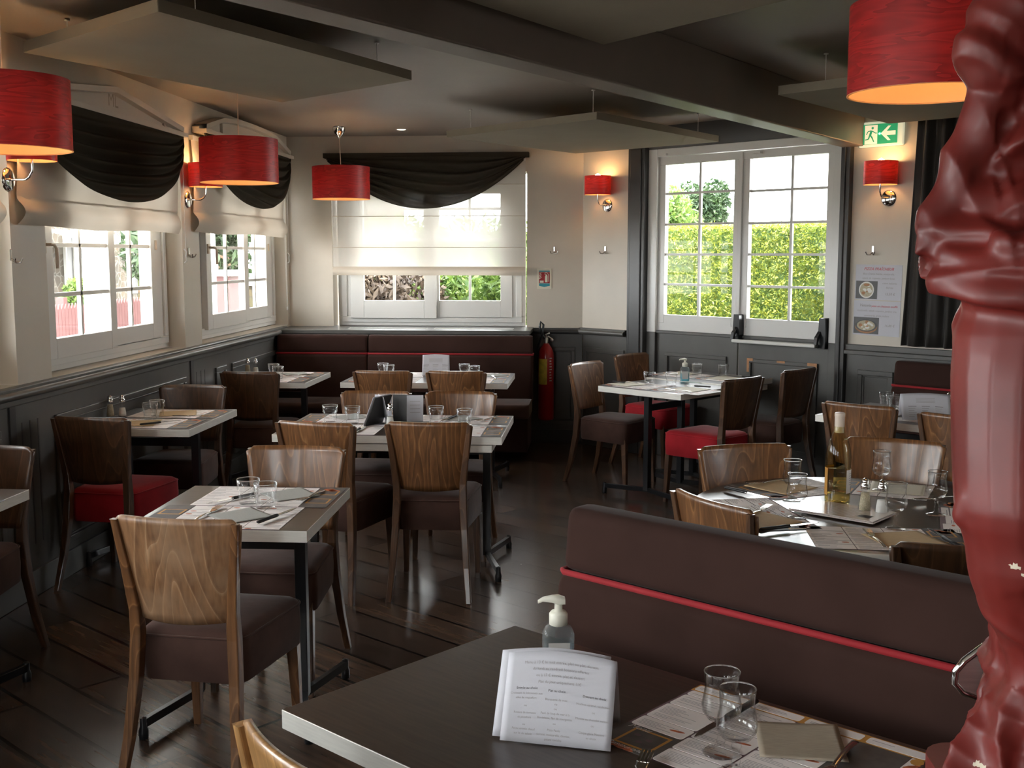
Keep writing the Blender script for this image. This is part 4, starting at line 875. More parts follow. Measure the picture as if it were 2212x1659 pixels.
g = MB().lathe([(0.016, 0.655), (0.018, 0.70), (0.012, 0.71), (0.0, 0.715)], 14); g.tube([(0, 0, 0.70), (0.02, -0.02, 0.72), (0.05, -0.03, 0.70)], 0.006, 8); g.tube([(0, 0, 0.71), (0.0, -0.03, 0.735), (0.03, -0.05, 0.75)], 0.006, 8); g.lathe([(0, 0), (0.014, 0), (0.014, 0.02), (0, 0.022)], 14, 0, T=Matrix.Translation((0.05, -0.03, 0.69)) @ Matrix.Rotation(PI / 2, 4, 'X')); g.build('valve', 'steel', t)
MB().tube([(-0.01, -0.01, 0.70), (-0.04, -0.02, 0.74), (-0.055, -0.02, 0.80), (-0.045, -0.02, 0.845), (-0.022, -0.02, 0.82), (-0.03, -0.02, 0.74), (-0.072, -0.01, 0.62), (-0.078, 0.0, 0.42)], 0.010, 10).build('hose', 'blk', t)
MB().bx(-0.03, 0.03, r - 0.004, 0.20, 0.40, 0.46).build('wall_bracket', 'blk', t, bevel=0.003)

# ================================================================ TABLEWARE
ZT = 0.7495
def placemat(label, x, y, rz, tbl, full=False, w=0.50, d=0.335, blank=False):
    """printed paper mat; one end carries a slate field with ochre frames, the rest is menu boxes"""
    g = MB(); z = 0.0004
    g.grid(lambda u, v: (-w / 2 + w * u, -d / 2 + d * v, z + 0.0008 * math.sin(u * 5 + x * 9) ** 2 * abs(2 * v - 1)), 12, 6, 1, smooth=False)
    rnd = random.Random(int(abs(x * 131 + y * 57) * 10)); z1 = 0.0016
    nx, ny = 3, 5
    q_ = (w - 0.10) / 3; xs = [-w / 2 + 0.008, -w / 2 + q_, -w / 2 + 2 * q_, -w / 2 + 3 * q_ + 0.004]
    for i in range(3):
        yy = -d / 2 + 0.006
        while yy < d / 2 - 0.02:
            h = min(rnd.choice((0.045, 0.06, 0.078)), d / 2 - 0.004 - yy)
            a, b = xs[i] - 0.004 if i else -w / 2, xs[i + 1] - 0.007
            g.bx(a, b, yy, yy + h - 0.004, z1 - 0.0004, z1, 0)
            for k in range(int((h - 0.012) / 0.007)):
                L_ = rnd.uniform(0.3, 0.85) * (b - a)
                if rnd.random() < 0.75: g.bx(a + 0.008, a + 0.008 + L_ * 0.8, yy + 0.006 + k * 0.007, yy + 0.0085 + k * 0.007, z1, z1 + 0.0001, 5)
            if rnd.random() < 0.4: g.prism([(b - 0.02 + 0.012 * math.cos(2 * PI * q / 10), yy + h / 2 + 0.006 * math.sin(2 * PI * q / 10)) for q in range(10)], z1, z1 + 0.00015, 4)
            yy += h
    g.bx(w / 2 - 0.10, w / 2, -d / 2, d / 2, z1 - 0.0004, z1, 2)                  # slate end
    for yy in (-0.10, 0.04):
        a, b, c, e = w / 2 - 0.094, w / 2 - 0.012, yy, yy + 0.075
        g.bx(a, b, c, e, z1, z1 + 0.0001, 3); g.bx(a + 0.007, b - 0.007, c + 0.007, e - 0.007, z1 + 0.0001, z1 + 0.0002, 2)
    for k in range(3): g.prism([(w / 2 - 0.06 + k * 0.012 + 0.022 * math.cos(2 * PI * q / 12), d / 2 - 0.03 - 0.012 * k + 0.013 * math.sin(2 * PI * q / 12)) for q in range(12)], z1 + 0.0001, z1 + 0.0002, 4)
    if full:
        for s, xx, yy in (('Menu du', w / 2 - 0.060, -0.018), ('Restaurant', w / 2 - 0.060, -0.122)): text(g, s, 0.020, xx, yy, z1 + 0.0004, 6, shear=0.4)
        for s, xx, yy in (('PIZZAS', -0.14, 0.135), ('PÂTES', -0.03, 0.10), ('SALADES', -0.15, 0.0), ('DESSERTS', 0.07, 0.06)): text(g, s, 0.008, xx, yy, z1 + 0.0004, 1)
    o = g.build('placemat', ['paper' if not blank else 'paperw', 'pline', 'pdark', 'pgold', 'pred', 'pgrey', 'pwhite'], loc=(x, y, ZT), rz=rz)
    return tag(o, label, 'placemat', 'printed paper placemats')
def napkin(label, x, y, rz, m='grnap', s=0.19, z=0.0022):
    o = MB()
    o.grid(lambda u, v: ((u - 0.5) * s, (v - 0.5) * s, 0.0022 + 0.006 * (max(0, u + v - 1.35)) ** 1.5), 14, 14, 0)
    ob = o.build('napkin', m, loc=(x, y, ZT + z), rz=rz, solid=0.0012)
    return tag(ob, label, 'napkin', 'folded paper napkins')
def make_fork(label):
    t = thing('fork', label, 'fork', (0, 0, 0), 0, 'steel forks')
    MB().grid(lambda u, v: ((u - 0.5) * (0.010 + 0.008 * max(0, 0.5 - v) ** 2 * 2), -0.10 + 0.125 * v, 0.003 + 0.004 * math.sin(v * PI) - 0.0015 * (2 * u - 1) ** 2), 4, 14).build('fork_handle', 'cutl', t, solid=0.0025)
    g = MB(); g.grid(lambda u, v: ((u - 0.5) * (0.007 + 0.016 * min(1, v * 2.0)), 0.024 + 0.034 * v, 0.004 + 0.003 * v), 6, 8)
    for k in range(4):
        x = -0.0095 + 0.0063 * k; g.bar((x, 0.057, 0.0068), (x, 0.103, 0.0085), 0.0028, 0.0016)
    g.build('fork_tines', 'cutl', t, solid=0.0016)
    return t
def make_knife(label):
    t = thing('knife', label, 'knife', (0, 0, 0), 0, 'steak knives with black handles')
    MB().loft([[(w * math.cos(2 * PI * k / 12), y, 0.007 + h * math.sin(2 * PI * k / 12)) for k in range(12)] for y, w, h in ((-0.115, 0.004, 0.003), (-0.11, 0.0085, 0.0055), (-0.06, 0.0075, 0.0055), (-0.01, 0.0085, 0.006), (0.0, 0.007, 0.005))]).build('knife_handle', 'rubber', t)
    MB().prism([(-0.007, 0.0), (0.007, 0.0), (0.0085, 0.06), (0.005, 0.10), (0.0, 0.118), (-0.006, 0.10), (-0.007, 0.05)], 0.0062, 0.0078).build('knife_blade', 'cutl', t)
    return t
def make_tumbler(label):
    t = thing('tumbler', label, 'glass', (0, 0, 0), 0, 'low clear water tumblers')
    MB().lathe([(0.0, 0.001), (0.033, 0.0), (0.0345, 0.004), (0.0355, 0.045), (0.0372, 0.050), (0.041, 0.055), (0.0425, 0.088), (0.0405, 0.0885), (0.0385, 0.056), (0.0335, 0.050), (0.0305, 0.020), (0.0, 0.016)], 36).build('glass_body', 'glass', t)
    MB().lathe([(0.0405, 0.0875), (0.0425, 0.0885), (0.0415, 0.0900), (0.0402, 0.0888), (0.0405, 0.0875)], 36).build('rim', 'rim', t)
    return t
def make_wine(label):
    t = thing('wine_glass', label, 'glass', (0, 0, 0), 0, 'short-stemmed tulip wine glasses')
    MB().lathe([(0.0, 0.0), (0.033, 0.0), (0.034, 0.0015), (0.028, 0.004), (0.010, 0.008), (0.0055, 0.014), (0.0085, 0.022), (0.006, 0.030), (0.0055, 0.042), (0.0095, 0.049), (0.007, 0.056)], 32).build('stem_foot', 'glass', t)
    MB().lathe([(0.0, 0.060), (0.014, 0.060), (0.026, 0.066), (0.0345, 0.079), (0.036, 0.092), (0.032, 0.112), (0.0305, 0.124), (0.032, 0.146), (0.0328, 0.152), (0.0315, 0.1525), (0.029, 0.124), (0.0305, 0.111), (0.0343, 0.092), (0.033, 0.080), (0.025, 0.0685), (0.0, 0.063)], 40).build('bowl', 'glass', t)
    MB().lathe([(0.0315, 0.1515), (0.0335, 0.1525), (0.0325, 0.154), (0.031, 0.153), (0.0315, 0.1515)], 40).build('rim', 'rim', t)
    return t
def make_shaker(label, content='salt'):
    t = thing('shaker', label, 'shaker', (0, 0, 0), 0, 'tapered glass salt and pepper shakers')
    pr = [(0.026, 0.0), (0.0275, 0.004), (0.024, 0.014), (0.0215, 0.03), (0.0155, 0.085), (0.0145, 0.094)]
    MB().lathe([(0, 0.0)] + pr, 8, smooth=False).build('glass_body', 'glass', t)
    h = 0.075 if content == 'pepper' else 0.055
    MB().lathe([(0, 0.006), (0.0195, 0.012), (0.019, 0.03), (0.0195 - h * 0.075, h), (0, h)], 16).build('contents', content, t)
    MB().lathe([(0.0155, 0.088), (0.0165, 0.092), (0.0165, 0.103), (0.012, 0.108), (0.0135, 0.112), (0.011, 0.121), (0.004, 0.126), (0.0, 0.1265)], 20).build('chrome_cap', 'chrome', t)
    return t
MK = {'fork': make_fork, 'knife': make_knife, 'tumbler': make_tumbler, 'wine': make_wine, 'salt': make_shaker, 'pepper': lambda l: make_shaker(l, 'pepper')}
F2 = {}
def put(kind, x, y, label, rz=0, z=0.0018, scale=1.0):
    if kind not in F2: F2[kind] = MK[kind](label); o = F2[kind]
    else: o = dup(F2[kind], (0, 0, 0), 0, label)
    o.location = (x, y, ZT + z); o.rotation_euler = (0, 0, rz); o.scale = (scale,) * 3
    return o
def lay(kind, p, q, label, z=0.0026):
    """cutlery lying from its handle end p towards its tip q"""
    dx, dy = q[0] - p[0], q[1] - p[1]
    return put(kind, (p[0] + q[0]) / 2, (p[1] + q[1]) / 2, label, math.atan2(dy, dx) - PI / 2, z)
# front two-seat table
A_ = 'on the nearest two-seat table'
placemat('near placemat with slate end at its left ' + A_, -1.30, 3.688, PI, A_)
placemat('far placemat with slate end at its right ' + A_, -1.225, 4.022, 0, A_)
napkin('grey napkin under the knife ' + A_, -1.235, 3.70, R(45), 'grnap', 0.17); napkin('grey napkin behind the tumblers ' + A_, -1.16, 4.05, R(40), 'grnap', 0.17)
put('tumbler', -1.272, 3.905, 'left tumbler, farther of the touching pair ' + A_); put('tumbler', -1.188, 3.838, 'right tumbler, nearer of the touching pair ' + A_)
lay('knife', (-1.135, 3.575), (-1.065, 3.79), 'black-handled knife on the grey napkin ' + A_, 0.006); lay('fork', (-1.37, 3.60), (-1.345, 3.83), 'fork left of the grey napkin ' + A_)
lay('knife', (-1.29, 4.03), (-1.40, 3.86), 'knife left of the tumblers, pointing to the left ' + A_); lay('fork', (-1.05, 4.12), (-1.09, 3.93), 'fork right of the tumblers, tines towards the camera ' + A_)
# four-seat table
B_ = 'on the four-seat table'
for x, y, r_, n in ((-1.38, 5.63, PI, 'front left'), (-0.74, 5.63, 0, 'front right'), (-1.38, 6.02, PI, 'rear left'), (-0.74, 6.02, 0, 'rear right')):
    placemat('%s placemat %s' % (n, B_), x, y, r_, B_)
for x, y, n in ((-1.457, 5.90, 'leftmost'), (-1.325, 5.86, 'second from the left'), (-0.878, 5.90, 'third from the left'), (-0.712, 5.80, 'rightmost')): put('tumbler', x, y, '%s tumbler %s' % (n, B_))
napkin('front left napkin ' + B_, -1.36, 5.62, R(45), 'grnap', 0.17); napkin('front right napkin ' + B_, -0.80, 5.64, R(45), 'grnap', 0.17); napkin('rear right napkin ' + B_, -0.76, 6.05, R(45), 'grnap', 0.17); napkin('rear left napkin ' + B_, -1.38, 6.06, R(45), 'grnap', 0.17)
lay('fork', (-1.50, 5.53), (-1.50, 5.73), 'fork at the front left place ' + B_); lay('fork', (-0.90, 5.53), (-0.90, 5.73), 'fork between the paper cards and the right tumblers ' + B_)
lay('knife', (-1.24, 5.52), (-1.23, 5.74), 'knife at the front left place ' + B_); lay('knife', (-0.80, 6.12), (-0.85, 5.93), 'dark knife behind the third tumbler ' + B_); lay('fork', (-0.58, 6.10), (-0.66, 5.93), 'fork at the rear right place ' + B_)
put('salt', -1.098, 5.735, 'shaker standing before the paper cards ' + B_)
def card(mb, a, b, h, lean, m=0, th=0.002):
    """upright sheet from a to b at the bottom, leaning by `lean` (dx,dy) at its top"""
    a, b = Vector((*a, 0)), Vector((*b, 0)); l = Vector((*lean, h))
    d = (b - a).normalized(); n = d.cross(l.normalized()).normalized() * th / 2
    mb.add([a - n, b - n, b + l - n, a + l - n, a + n, b + n, b + l + n, a + l + n], [(0, 1, 2, 3), (7, 6, 5, 4), (0, 4, 5, 1), (1, 5, 6, 2), (2, 6, 7, 3), (3, 7, 4, 0)], m)
t = thing('menu_card', 'violet-black folded card standing left of the shaker on the four-seat table', 'menu card', (-1.20, 5.84, ZT + 0.002))
g = MB(); card(g, (-0.03, -0.10), (0.03, 0.06), 0.15, (0.055, 0)); g.build('dark_cover', 'greyd', t); g = MB(); card(g, (-0.042, -0.11), (0.02, 0.055), 0.155, (0.058, 0)); card(g, (0.095, -0.06), (0.04, 0.08), 0.15, (-0.035, 0)); card(g, (0.01, -0.06), (0.09, -0.06), 0.004, (0, 0)); g.build('paper_insert', 'paperw', t)
t = thing('menu_card', 'white card with dark stand behind the shaker on the four-seat table', 'menu card', (-1.07, 5.93, ZT + 0.002))
g = MB(); card(g, (-0.05, 0.0), (0.055, 0.0), 0.145, (0, 0.012)); g.build('dark_cover', 'greyd', t)
g = MB(); card(g, (-0.155, 0.03), (-0.06, 0.02), 0.14, (0, 0.012)); g.build('paper_insert', 'paperw', t)
g = MB(); card(g, (0.028, -0.008), (0.115, 0.01), 0.142, (0, 0.012))
for k in range(4): g.bar((0.045, -0.004, 0.05 + k * 0.02), (0.10, 0.006, 0.05 + k * 0.02), 0.0006, 0.002, 1)
g.build('paper_insert', ['paperw', 'pgrey'], t)
g = MB(); g.bx(-0.10, 0.10, -0.06, 0.06, 0, 0.001); tag(g.build('tray_mat', 'pdark', loc=(-1.02, 5.88, ZT + 0.001), rz=0), 'dark mat under the cards and shaker on the four-seat table', 'mat')
# left wall table
C_ = 'on the left wall table'
placemat('near placemat ' + C_, -2.40, 5.76, 0, C_); placemat('far placemat ' + C_, -2.38, 6.13, 0, C_)
napkin('near kraft napkin ' + C_, -2.46, 5.74, R(8), 'kraft', 0.20); napkin('far kraft napkin ' + C_, -2.39, 6.12, R(20), 'kraft', 0.20)
put('tumbler', -2.474, 6.03, 'farther of the two tumblers ' + C_); put('tumbler', -2.465, 5.91, 'nearer of the two tumblers ' + C_)
put('pepper', -2.70, 5.93, 'left one of the two shakers ' + C_); put('salt', -2.64, 5.95, 'right one of the two shakers ' + C_)
lay('knife', (-2.40, 5.66), (-2.27, 5.80), 'black-handled knife on the near mat ' + C_, 0.006); lay('fork', (-2.18, 6.05), (-2.36, 5.98), 'fork on the far mat ' + C_)
# corner table
D_ = 'on the far left corner table'
placemat('near placemat ' + D_, -2.36, 7.88, 0, D_); placemat('far placemat ' + D_, -2.34, 8.24, 0, D_)
put('tumbler', -2.43, 8.13, 'farther of the two tumblers ' + D_); put('tumbler', -2.345, 7.95, 'nearer of the two tumblers ' + D_)
put('pepper', -2.64, 8.17, 'left one of the two shakers ' + D_); put('salt', -2.585, 8.19, 'right one of the two shakers ' + D_)
napkin('grey napkin ' + D_, -2.30, 8.25, R(30), 'grnap', 0.18); napkin('near napkin ' + D_, -2.42, 7.86, R(30), 'grnap', 0.16); lay('fork', (-2.16, 8.24), (-2.30, 8.10), 'fork on the far mat ' + D_); lay('knife', (-2.48, 7.90), (-2.36, 8.02), 'knife on the near mat ' + D_)
# rear bench table
E_ = 'on the long rear table'
for x, y, r_, n in ((-1.56, 7.93, PI, 'front left'), (-0.92, 7.93, 0, 'front right'), (-1.56, 8.29, PI, 'rear left'), (-0.92, 8.29, 0, 'rear right')): placemat('%s placemat %s' % (n, E_), x, y, r_, E_)
for x, y, n in ((-1.626, 8.24, 'leftmost'), (-1.56, 8.13, 'second from the left'), (-1.01, 8.23, 'third from the left'), (-0.92, 8.10, 'rightmost')): put('tumbler', x, y, '%s tumbler %s' % (n, E_))
put('salt', -1.30, 8.40, 'left shaker behind the paper menu ' + E_); put('salt', -1.25, 8.40, 'right shaker behind the paper menu ' + E_)
napkin('left napkin ' + E_, -1.57, 7.93, R(45), 'grnap', 0.17); napkin('right napkin ' + E_, -0.80, 8.27, R(45), 'grnap', 0.17); lay('fork', (-0.76, 8.05), (-0.80, 8.22), 'fork at the right end ' + E_); lay('knife', (-1.12, 7.88), (-1.10, 8.08), 'knife at the front right place ' + E_)
def menu(label, x, y, rz, w=0.21, h=0.148, lines=True, curl=0.02, lean=0.05, big=False):
    """folded printed menu standing like a tent; local -y faces the reader"""
    t = thing('paper_menu', label, 'menu', (x, y, ZT + 0.0022), rz, 'folded paper menus standing on the tables')
    s_ = math.hypot(h, lean); ang = math.atan2(lean, h)
    g = MB()
    def sh(u, v): return ((u - 0.5) * w, lean * v, h * v + curl * 0.35 * v * math.sin(u * PI))
    g.grid(sh, 16, 10, 0)
    g.build('front_sheet', ['paperw'], t, solid=0.0006)
    if big: MB().grid(lambda u, v: ((u - 0.5) * w - 0.016 + 0.002 * v, 0.006 + u * 0.012 + lean * v, h * v * 0.985 + curl * 0.35 * v * math.sin(u * PI) + 0.004), 16, 10).build('inner_sheet', 'paperw', t, solid=0.0006)
    MB().grid(lambda u, v: ((u - 0.5) * w, lean + 0.055 * (1 - v), h * v + curl * 0.35 * v * math.sin(u * PI)), 10, 6).build('back_sheet', 'paperw', t, solid=0.0006)
    g = MB(); TT = None
    if big:
        L_ = [('Menu à 13 € le midi entrée, plat ou plat, dessert', 0, 0.123, 0.0072, 1), ('du lundi au vendredi boissons offertes', 0, 0.113, 0.0070, 1), ('ou à 17 € entrée, plat et dessert', 0, 0.103, 0.0070, 1), ('Plat du jour uniquement 11€', 0, 0.093, 0.0070, 1),
              ('Entrée au choix', -0.062, 0.083, 0.0064, 0), ('Plat au choix', -0.004, 0.080, 0.0064, 0), ('Dessert au choix', 0.068, 0.077, 0.0064, 0),
              ('Croissant de bâtonnets aux', -0.062, 0.075, 0.0055, 1), ('ailes de roquefort', -0.062, 0.068, 0.0055, 1), ('ou', -0.062, 0.056, 0.0055, 1), ('Rosace de tomates', -0.062, 0.045, 0.0055, 1), ('et picodons', -0.062, 0.038, 0.0055, 1), ('ou', -0.062, 0.027, 0.0055, 1), ('Petite entrée chaud', -0.062, 0.020, 0.0055, 1), ('sur lit de salade', -0.062, 0.013, 0.0055, 1),
              ('Blanquette de veau', -0.004, 0.067, 0.0055, 1), ('riz', -0.004, 0.060, 0.0055, 1), ('ou', -0.004, 0.053, 0.0055, 1), ('Pavé de loup de mer à la', -0.004, 0.046, 0.0055, 1), ('Bordelaise, flan de courgettes', -0.004, 0.039, 0.0055, 1), ('ou', -0.004, 0.031, 0.0055, 1), ('Pizza Paolo', -0.004, 0.021, 0.0055, 1), ('tomate, mozzarella, chorizo,', -0.004, 0.014, 0.0055, 1), ('patate ravioles', -0.004, 0.007, 0.0055, 1),
              ('Moelleux caramel, cacahuètes', 0.066, 0.065, 0.0052, 1), ('ou', 0.068, 0.054, 0.0055, 1), ('Mousse au chocolat maison', 0.066, 0.043, 0.0055, 1), ('ou', 0.068, 0.034, 0.0055, 1), ('Coupe glace Maestro', 0.067, 0.022, 0.0055, 1), ('au choix', 0.067, 0.015, 0.0055, 1)]
        for s, x_, z_, sz, m in L_: text(g, s, sz, x_ * w / 0.21, z_ * s_ / 0.142, 0.0016, m, T=TT)
    elif lines:
        for k in range(4): g.bx(-0.05, 0.05, s_ * (0.80 - k * 0.05), s_ * (0.80 - k * 0.05) + 0.002, 0.0014, 0.0016, 1, TT)
        for a in (-0.07, 0.0, 0.07):
            for k in range(6): g.bx(a - 0.022, a + 0.02 - (k % 3) * 0.006, s_ * (0.50 - k * 0.075), s_ * (0.50 - k * 0.075) + 0.002, 0.0014, 0.0016, 0 if k == 0 else 1, TT)
    def on_sheet(p):
        a = sh(p[0] / w + 0.5, p[1] / s_); return (a[0], a[1] - 0.0012 - p[2] * 0.2, a[2])
    g.v = [on_sheet(p) for p in g.v]
    if g.v: g.build('printing', ['greyd', 'pgrey'], t)
    return t
menu('white folded menu standing between the chairs on the long rear table', -1.225, 8.22, R(4), 0.20, 0.15)
# pair of tables by the doors
F_ = 'on the tables by the glazed doors'
for x, y, n in ((0.255, 7.72, 'left near'), (0.565, 7.46, 'right near')): placemat('%s placemat %s' % (n, F_), x, y, R(140 if x < 0.4 else 140), F_, w=0.42, d=0.31)
for x, y, n in ((0.61, 8.44, 'left far'), (0.91, 8.18, 'right far')): placemat('%s placemat %s' % (n, F_), x, y, R(140), F_, w=0.42, d=0.31)
for x, y, n in ((0.340, 7.76, 'leftmost'), (0.49, 7.74, 'second from the left')): put('tumbler', x, y, '%s tumbler %s' % (n, F_))
for x, y, n in ((0.72, 8.38, 'left tumbler right of the pump bottle'), (0.905, 8.32, 'rightmost tumbler')): put('tumbler', x, y, '%s %s' % (n, F_))
napkin('cream napkin under the leftmost knife ' + F_, 0.19, 7.77, R(40), 'crnap', 0.20); napkin('cream napkin near the front corner ' + F_, 0.60, 7.50, R(50), 'crnap', 0.20)
napkin('cream napkin behind the pump bottle ' + F_, 0.62, 8.50, R(50), 'crnap', 0.20); napkin('cream napkin under the rightmost tumbler ' + F_, 0.92, 8.20, R(50), 'crnap', 0.22)
lay('knife', (0.09, 7.86), (0.26, 7.72), 'knife at the left end ' + F_, 0.007); lay('knife', (0.72, 7.58), (0.56, 7.66), 'knife near the crimson chair ' + F_, 0.007); lay('fork', (0.60, 7.32), (0.43, 7.45), 'fork at the front corner ' + F_, 0.007); lay('fork', (0.80, 8.56), (0.72, 8.48), 'fork between the two far tumblers ' + F_, 0.007); lay('knife', (1.10, 8.22), (0.98, 8.34), 'knife at the far right corner ' + F_, 0.007)
def pump_bottle(label, x, y, rz, s=1.0, gel='gel'):
    t = thing('pump_bottle', label, 'bottle', (x, y, ZT + 0.002), rz, 'hand gel pump bottles'); t.scale = (s, s, s)
    def sec(w, d, z, r): return [(a, b, z) for a, b in rrect(w, d, r, 4)]
    MB().loft([sec(0.058, 0.038, 0.0, 0.010), sec(0.064, 0.044, 0.004, 0.012), sec(0.064, 0.044, 0.088, 0.012), sec(0.052, 0.036, 0.100, 0.012), sec(0.030, 0.028, 0.107, 0.0135)]).build('bottle_body', 'plast', t)
    MB().loft([sec(0.056, 0.038, 0.003, 0.010), sec(0.060, 0.040, 0.006, 0.011), sec(0.060, 0.040, 0.055 if gel == 'gel' else 0.07, 0.011)]).build('gel', gel, t)
    MB().grid(lambda u, v: (-0.022 + 0.044 * u, -0.0225, 0.018 + 0.055 * v), 1, 1).build('label', 'pwhite', t)
    MB().lathe([(0.0155, 0.104), (0.019, 0.106), (0.019, 0.128), (0.015, 0.133), (0.0085, 0.134), (0.008, 0.150), (0.0, 0.150)], 28).build('pump_collar', 'pump', t)
    MB().loft([[(x_, y_ * w, z + h * q) for y_, q in ((-1, -0.5), (1, -0.5), (1, 0.2), (0.5, 0.6), (-0.5, 0.6), (-1, 0.2))] for x_, w, z, h in ((0.013, 0.010, 0.155, 0.012), (0.0, 0.0125, 0.157, 0.016), (-0.014, 0.009, 0.159, 0.012), (-0.032, 0.0055, 0.158, 0.008), (-0.042, 0.004, 0.153, 0.006))]).build('pump_head', 'pump', t, bevel=0.002)
    return t
pump_bottle('pump bottle with turquoise gel on the tables by the glazed doors', 0.60, 8.00, R(4), 1.0)
pump_bottle('hand gel pump bottle with ivory pump behind the printed menu', -0.085, 2.325, R(8), 1.05, 'water')
# round table
G_ = 'on the round table'
def ring_mat(n, aw, w=0.42, d=0.30, r=0.405): 
    a = R(aw); placemat('%s placemat %s' % (n, G_), 0.93 + r * math.cos(a), 3.97 + r * math.sin(a), a + PI / 2, G_, w=w, d=d)
for n, aw in (('far left', 118), ('far right', 68), ('left', 193), ('near', 268), ('right', 345)): ring_mat(n, aw, w=0.37 if 'far' in n else 0.48)
for n, aw, m in (('far left kraft', 122, 'kraft'), ('far right cream', 60, 'crnap'), ('left kraft', 207, 'kraft'), ('near kraft', 275, 'kraft'), ('right cream', 350, 'crnap')):
    a = R(aw); napkin('%s napkin %s' % (n, G_), 0.93 + 0.43 * math.cos(a), 3.97 + 0.43 * math.sin(a), a + 0.2, m, 0.20)
put('wine', 0.705, 4.10, 'far left wine glass of the pair ' + G_); put('wine', 0.676, 3.83, 'near left wine glass of the pair ' + G_); put('wine', 1.075, 4.31, 'wine glass behind the shakers ' + G_)
put('wine', 0.975, 3.70, 'nearest wine glass right of the shakers ' + G_); put('wine', 1.168, 3.915, 'wine glass beside the red statue ' + G_)
put('pepper', 0.925, 3.915, 'left shaker filled with pale pepper ' + G_); put('salt', 0.975, 3.885, 'right shaker with the bright cap ' + G_)
lay('knife', (0.475, 4.275), (0.625, 4.08), 'knife with long black handle at the left rim ' + G_, 0.007); lay('knife', (0.53, 3.61), (0.72, 3.71), 'bright knife at the near left rim ' + G_, 0.007)
lay('fork', (0.50, 3.80), (0.61, 3.985), 'fork at the left place ' + G_, 0.004); lay('fork', (0.88, 3.42), (0.866, 3.665), 'fork at the near place, tines away from the camera ' + G_, 0.004)
lay('knife', (1.10, 3.44), (1.07, 3.66), 'knife at the near right place ' + G_, 0.007); lay('fork', (1.32, 4.19), (1.15, 4.10), 'fork between the two right wine glasses ' + G_, 0.007); lay('knife', (0.92, 4.40), (0.86, 4.21), 'knife behind the wine bottle ' + G_, 0.004); lay('fork', (0.72, 4.44), (0.60, 4.36), 'fork at the far left place ' + G_, 0.007)
t = thing('menu_board', 'glossy laminated menu card lying before the wine bottle', 'menu', (0.845, 3.905, ZT + 0.012), R(-37))
M['lam'] = mat('laminated_print', (0.58, 0.50, 0.46), 0.06, coat=1.0, var=0.05, vs=10)
g = MB(); g.bx(-0.155, 0.155, -0.095, 0.095, 0, 0.003)
for k in range(9): g.bx(-0.04, 0.06 + 0.01 * (k % 3), -0.07 + k * 0.015, -0.066 + k * 0.015, 0.003, 0.0032, 1)
g.bx(0.08, 0.125, -0.06, -0.02, 0.003, 0.0032, 2)
g.build('laminated_sheet', ['lam', 'pgrey', 'pdark'], t); MB().bx(-0.155, 0.155, -0.095, 0.095, -0.006, -0.001).build('backing_card', 'lam', t)
t = thing('wine_bottle', 'wine bottle with cream capsule in the middle of the round table', 'bottle', (0.862, 4.07, ZT + 0.001), 0.3)
k_ = 1.1
prof = [(0.0, 0.012), (0.02, 0.006), (0.034, 0.0), (0.040, 0.005), (0.041, 0.02), (0.041, 0.155), (0.038, 0.185), (0.030, 0.212), (0.019, 0.240), (0.015, 0.262), (0.0145, 0.30), (0.013, 0.30)]
MB().lathe([(r * k_, z * k_) for r, z in prof], 48).build('glass_body', 'bottle', t)
MB().lathe([(0.0, 0.012), (0.030, 0.006), (0.0425, 0.02), (0.0425, 0.13), (0.0, 0.13)], 40).build('wine', 'wine', t)
MB().lathe([(0.0172, 0.262), (0.0175, 0.318), (0.0185, 0.321), (0.0185, 0.331), (0.0165, 0.334), (0.0, 0.335)], 32).build('capsule', 'foil', t)
g = MB(); g.grid(lambda u, v: (0.0457 * math.cos(R(-78 + 75 * u)), 0.0457 * math.sin(R(-78 + 75 * u)), 0.045 + 0.085 * v), 16, 1, 0)
for k in range(6): g.grid(lambda u, v, k=k: (0.0460 * math.cos(R(-62 + (30 - 6 * (k % 2)) * u)), 0.0460 * math.sin(R(-62 + (30 - 6 * (k % 2)) * u)), 0.075 + 0.008 * k + 0.0016 * v), 5, 1, 1)
for k in range(10): g.grid(lambda u, v, k=k: (0.0460 * math.cos(R(-45 + 3.4 * k + 1.6 * u)), 0.0460 * math.sin(R(-45 + 3.4 * k + 1.6 * u)), 0.050 + 0.018 * v), 1, 1, 2)
g.build('back_label', ['paper', 'pgrey', 'greyd'], t)
g = MB(); g.grid(lambda u, v: (0.0457 * math.cos(R(80 + 110 * u)), 0.0457 * math.sin(R(80 + 110 * u)), 0.035 + 0.10 * v), 16, 1, 0); g.build('front_label', 'pgold', t)
# right rear table
H_ = 'on the right rear table'
placemat('left placemat ' + H_, 1.66, 6.52, R(-38), H_); placemat('right placemat ' + H_, 1.86, 6.20, R(-38), H_)
napkin('cream napkin ' + H_, 1.86, 6.56, R(10), 'crnap', 0.2)
put('tumbler', 1.69, 6.72, 'farther of the two tumblers ' + H_); put('tumbler', 1.70, 6.60, 'nearer of the two tumblers ' + H_); lay('fork', (1.80, 6.40), (1.72, 6.50), 'fork on the mat ' + H_)
menu('white folded menu on the right rear table beside the statue', 1.78, 6.20, R(-6), 0.26, 0.13, lean=0.10)
put('salt', 1.96, 6.42, 'shaker behind the folded menu ' + H_)
# left cropped table
placemat('placemat on the table cropped by the left edge', -2.43, 3.72, 0, '')
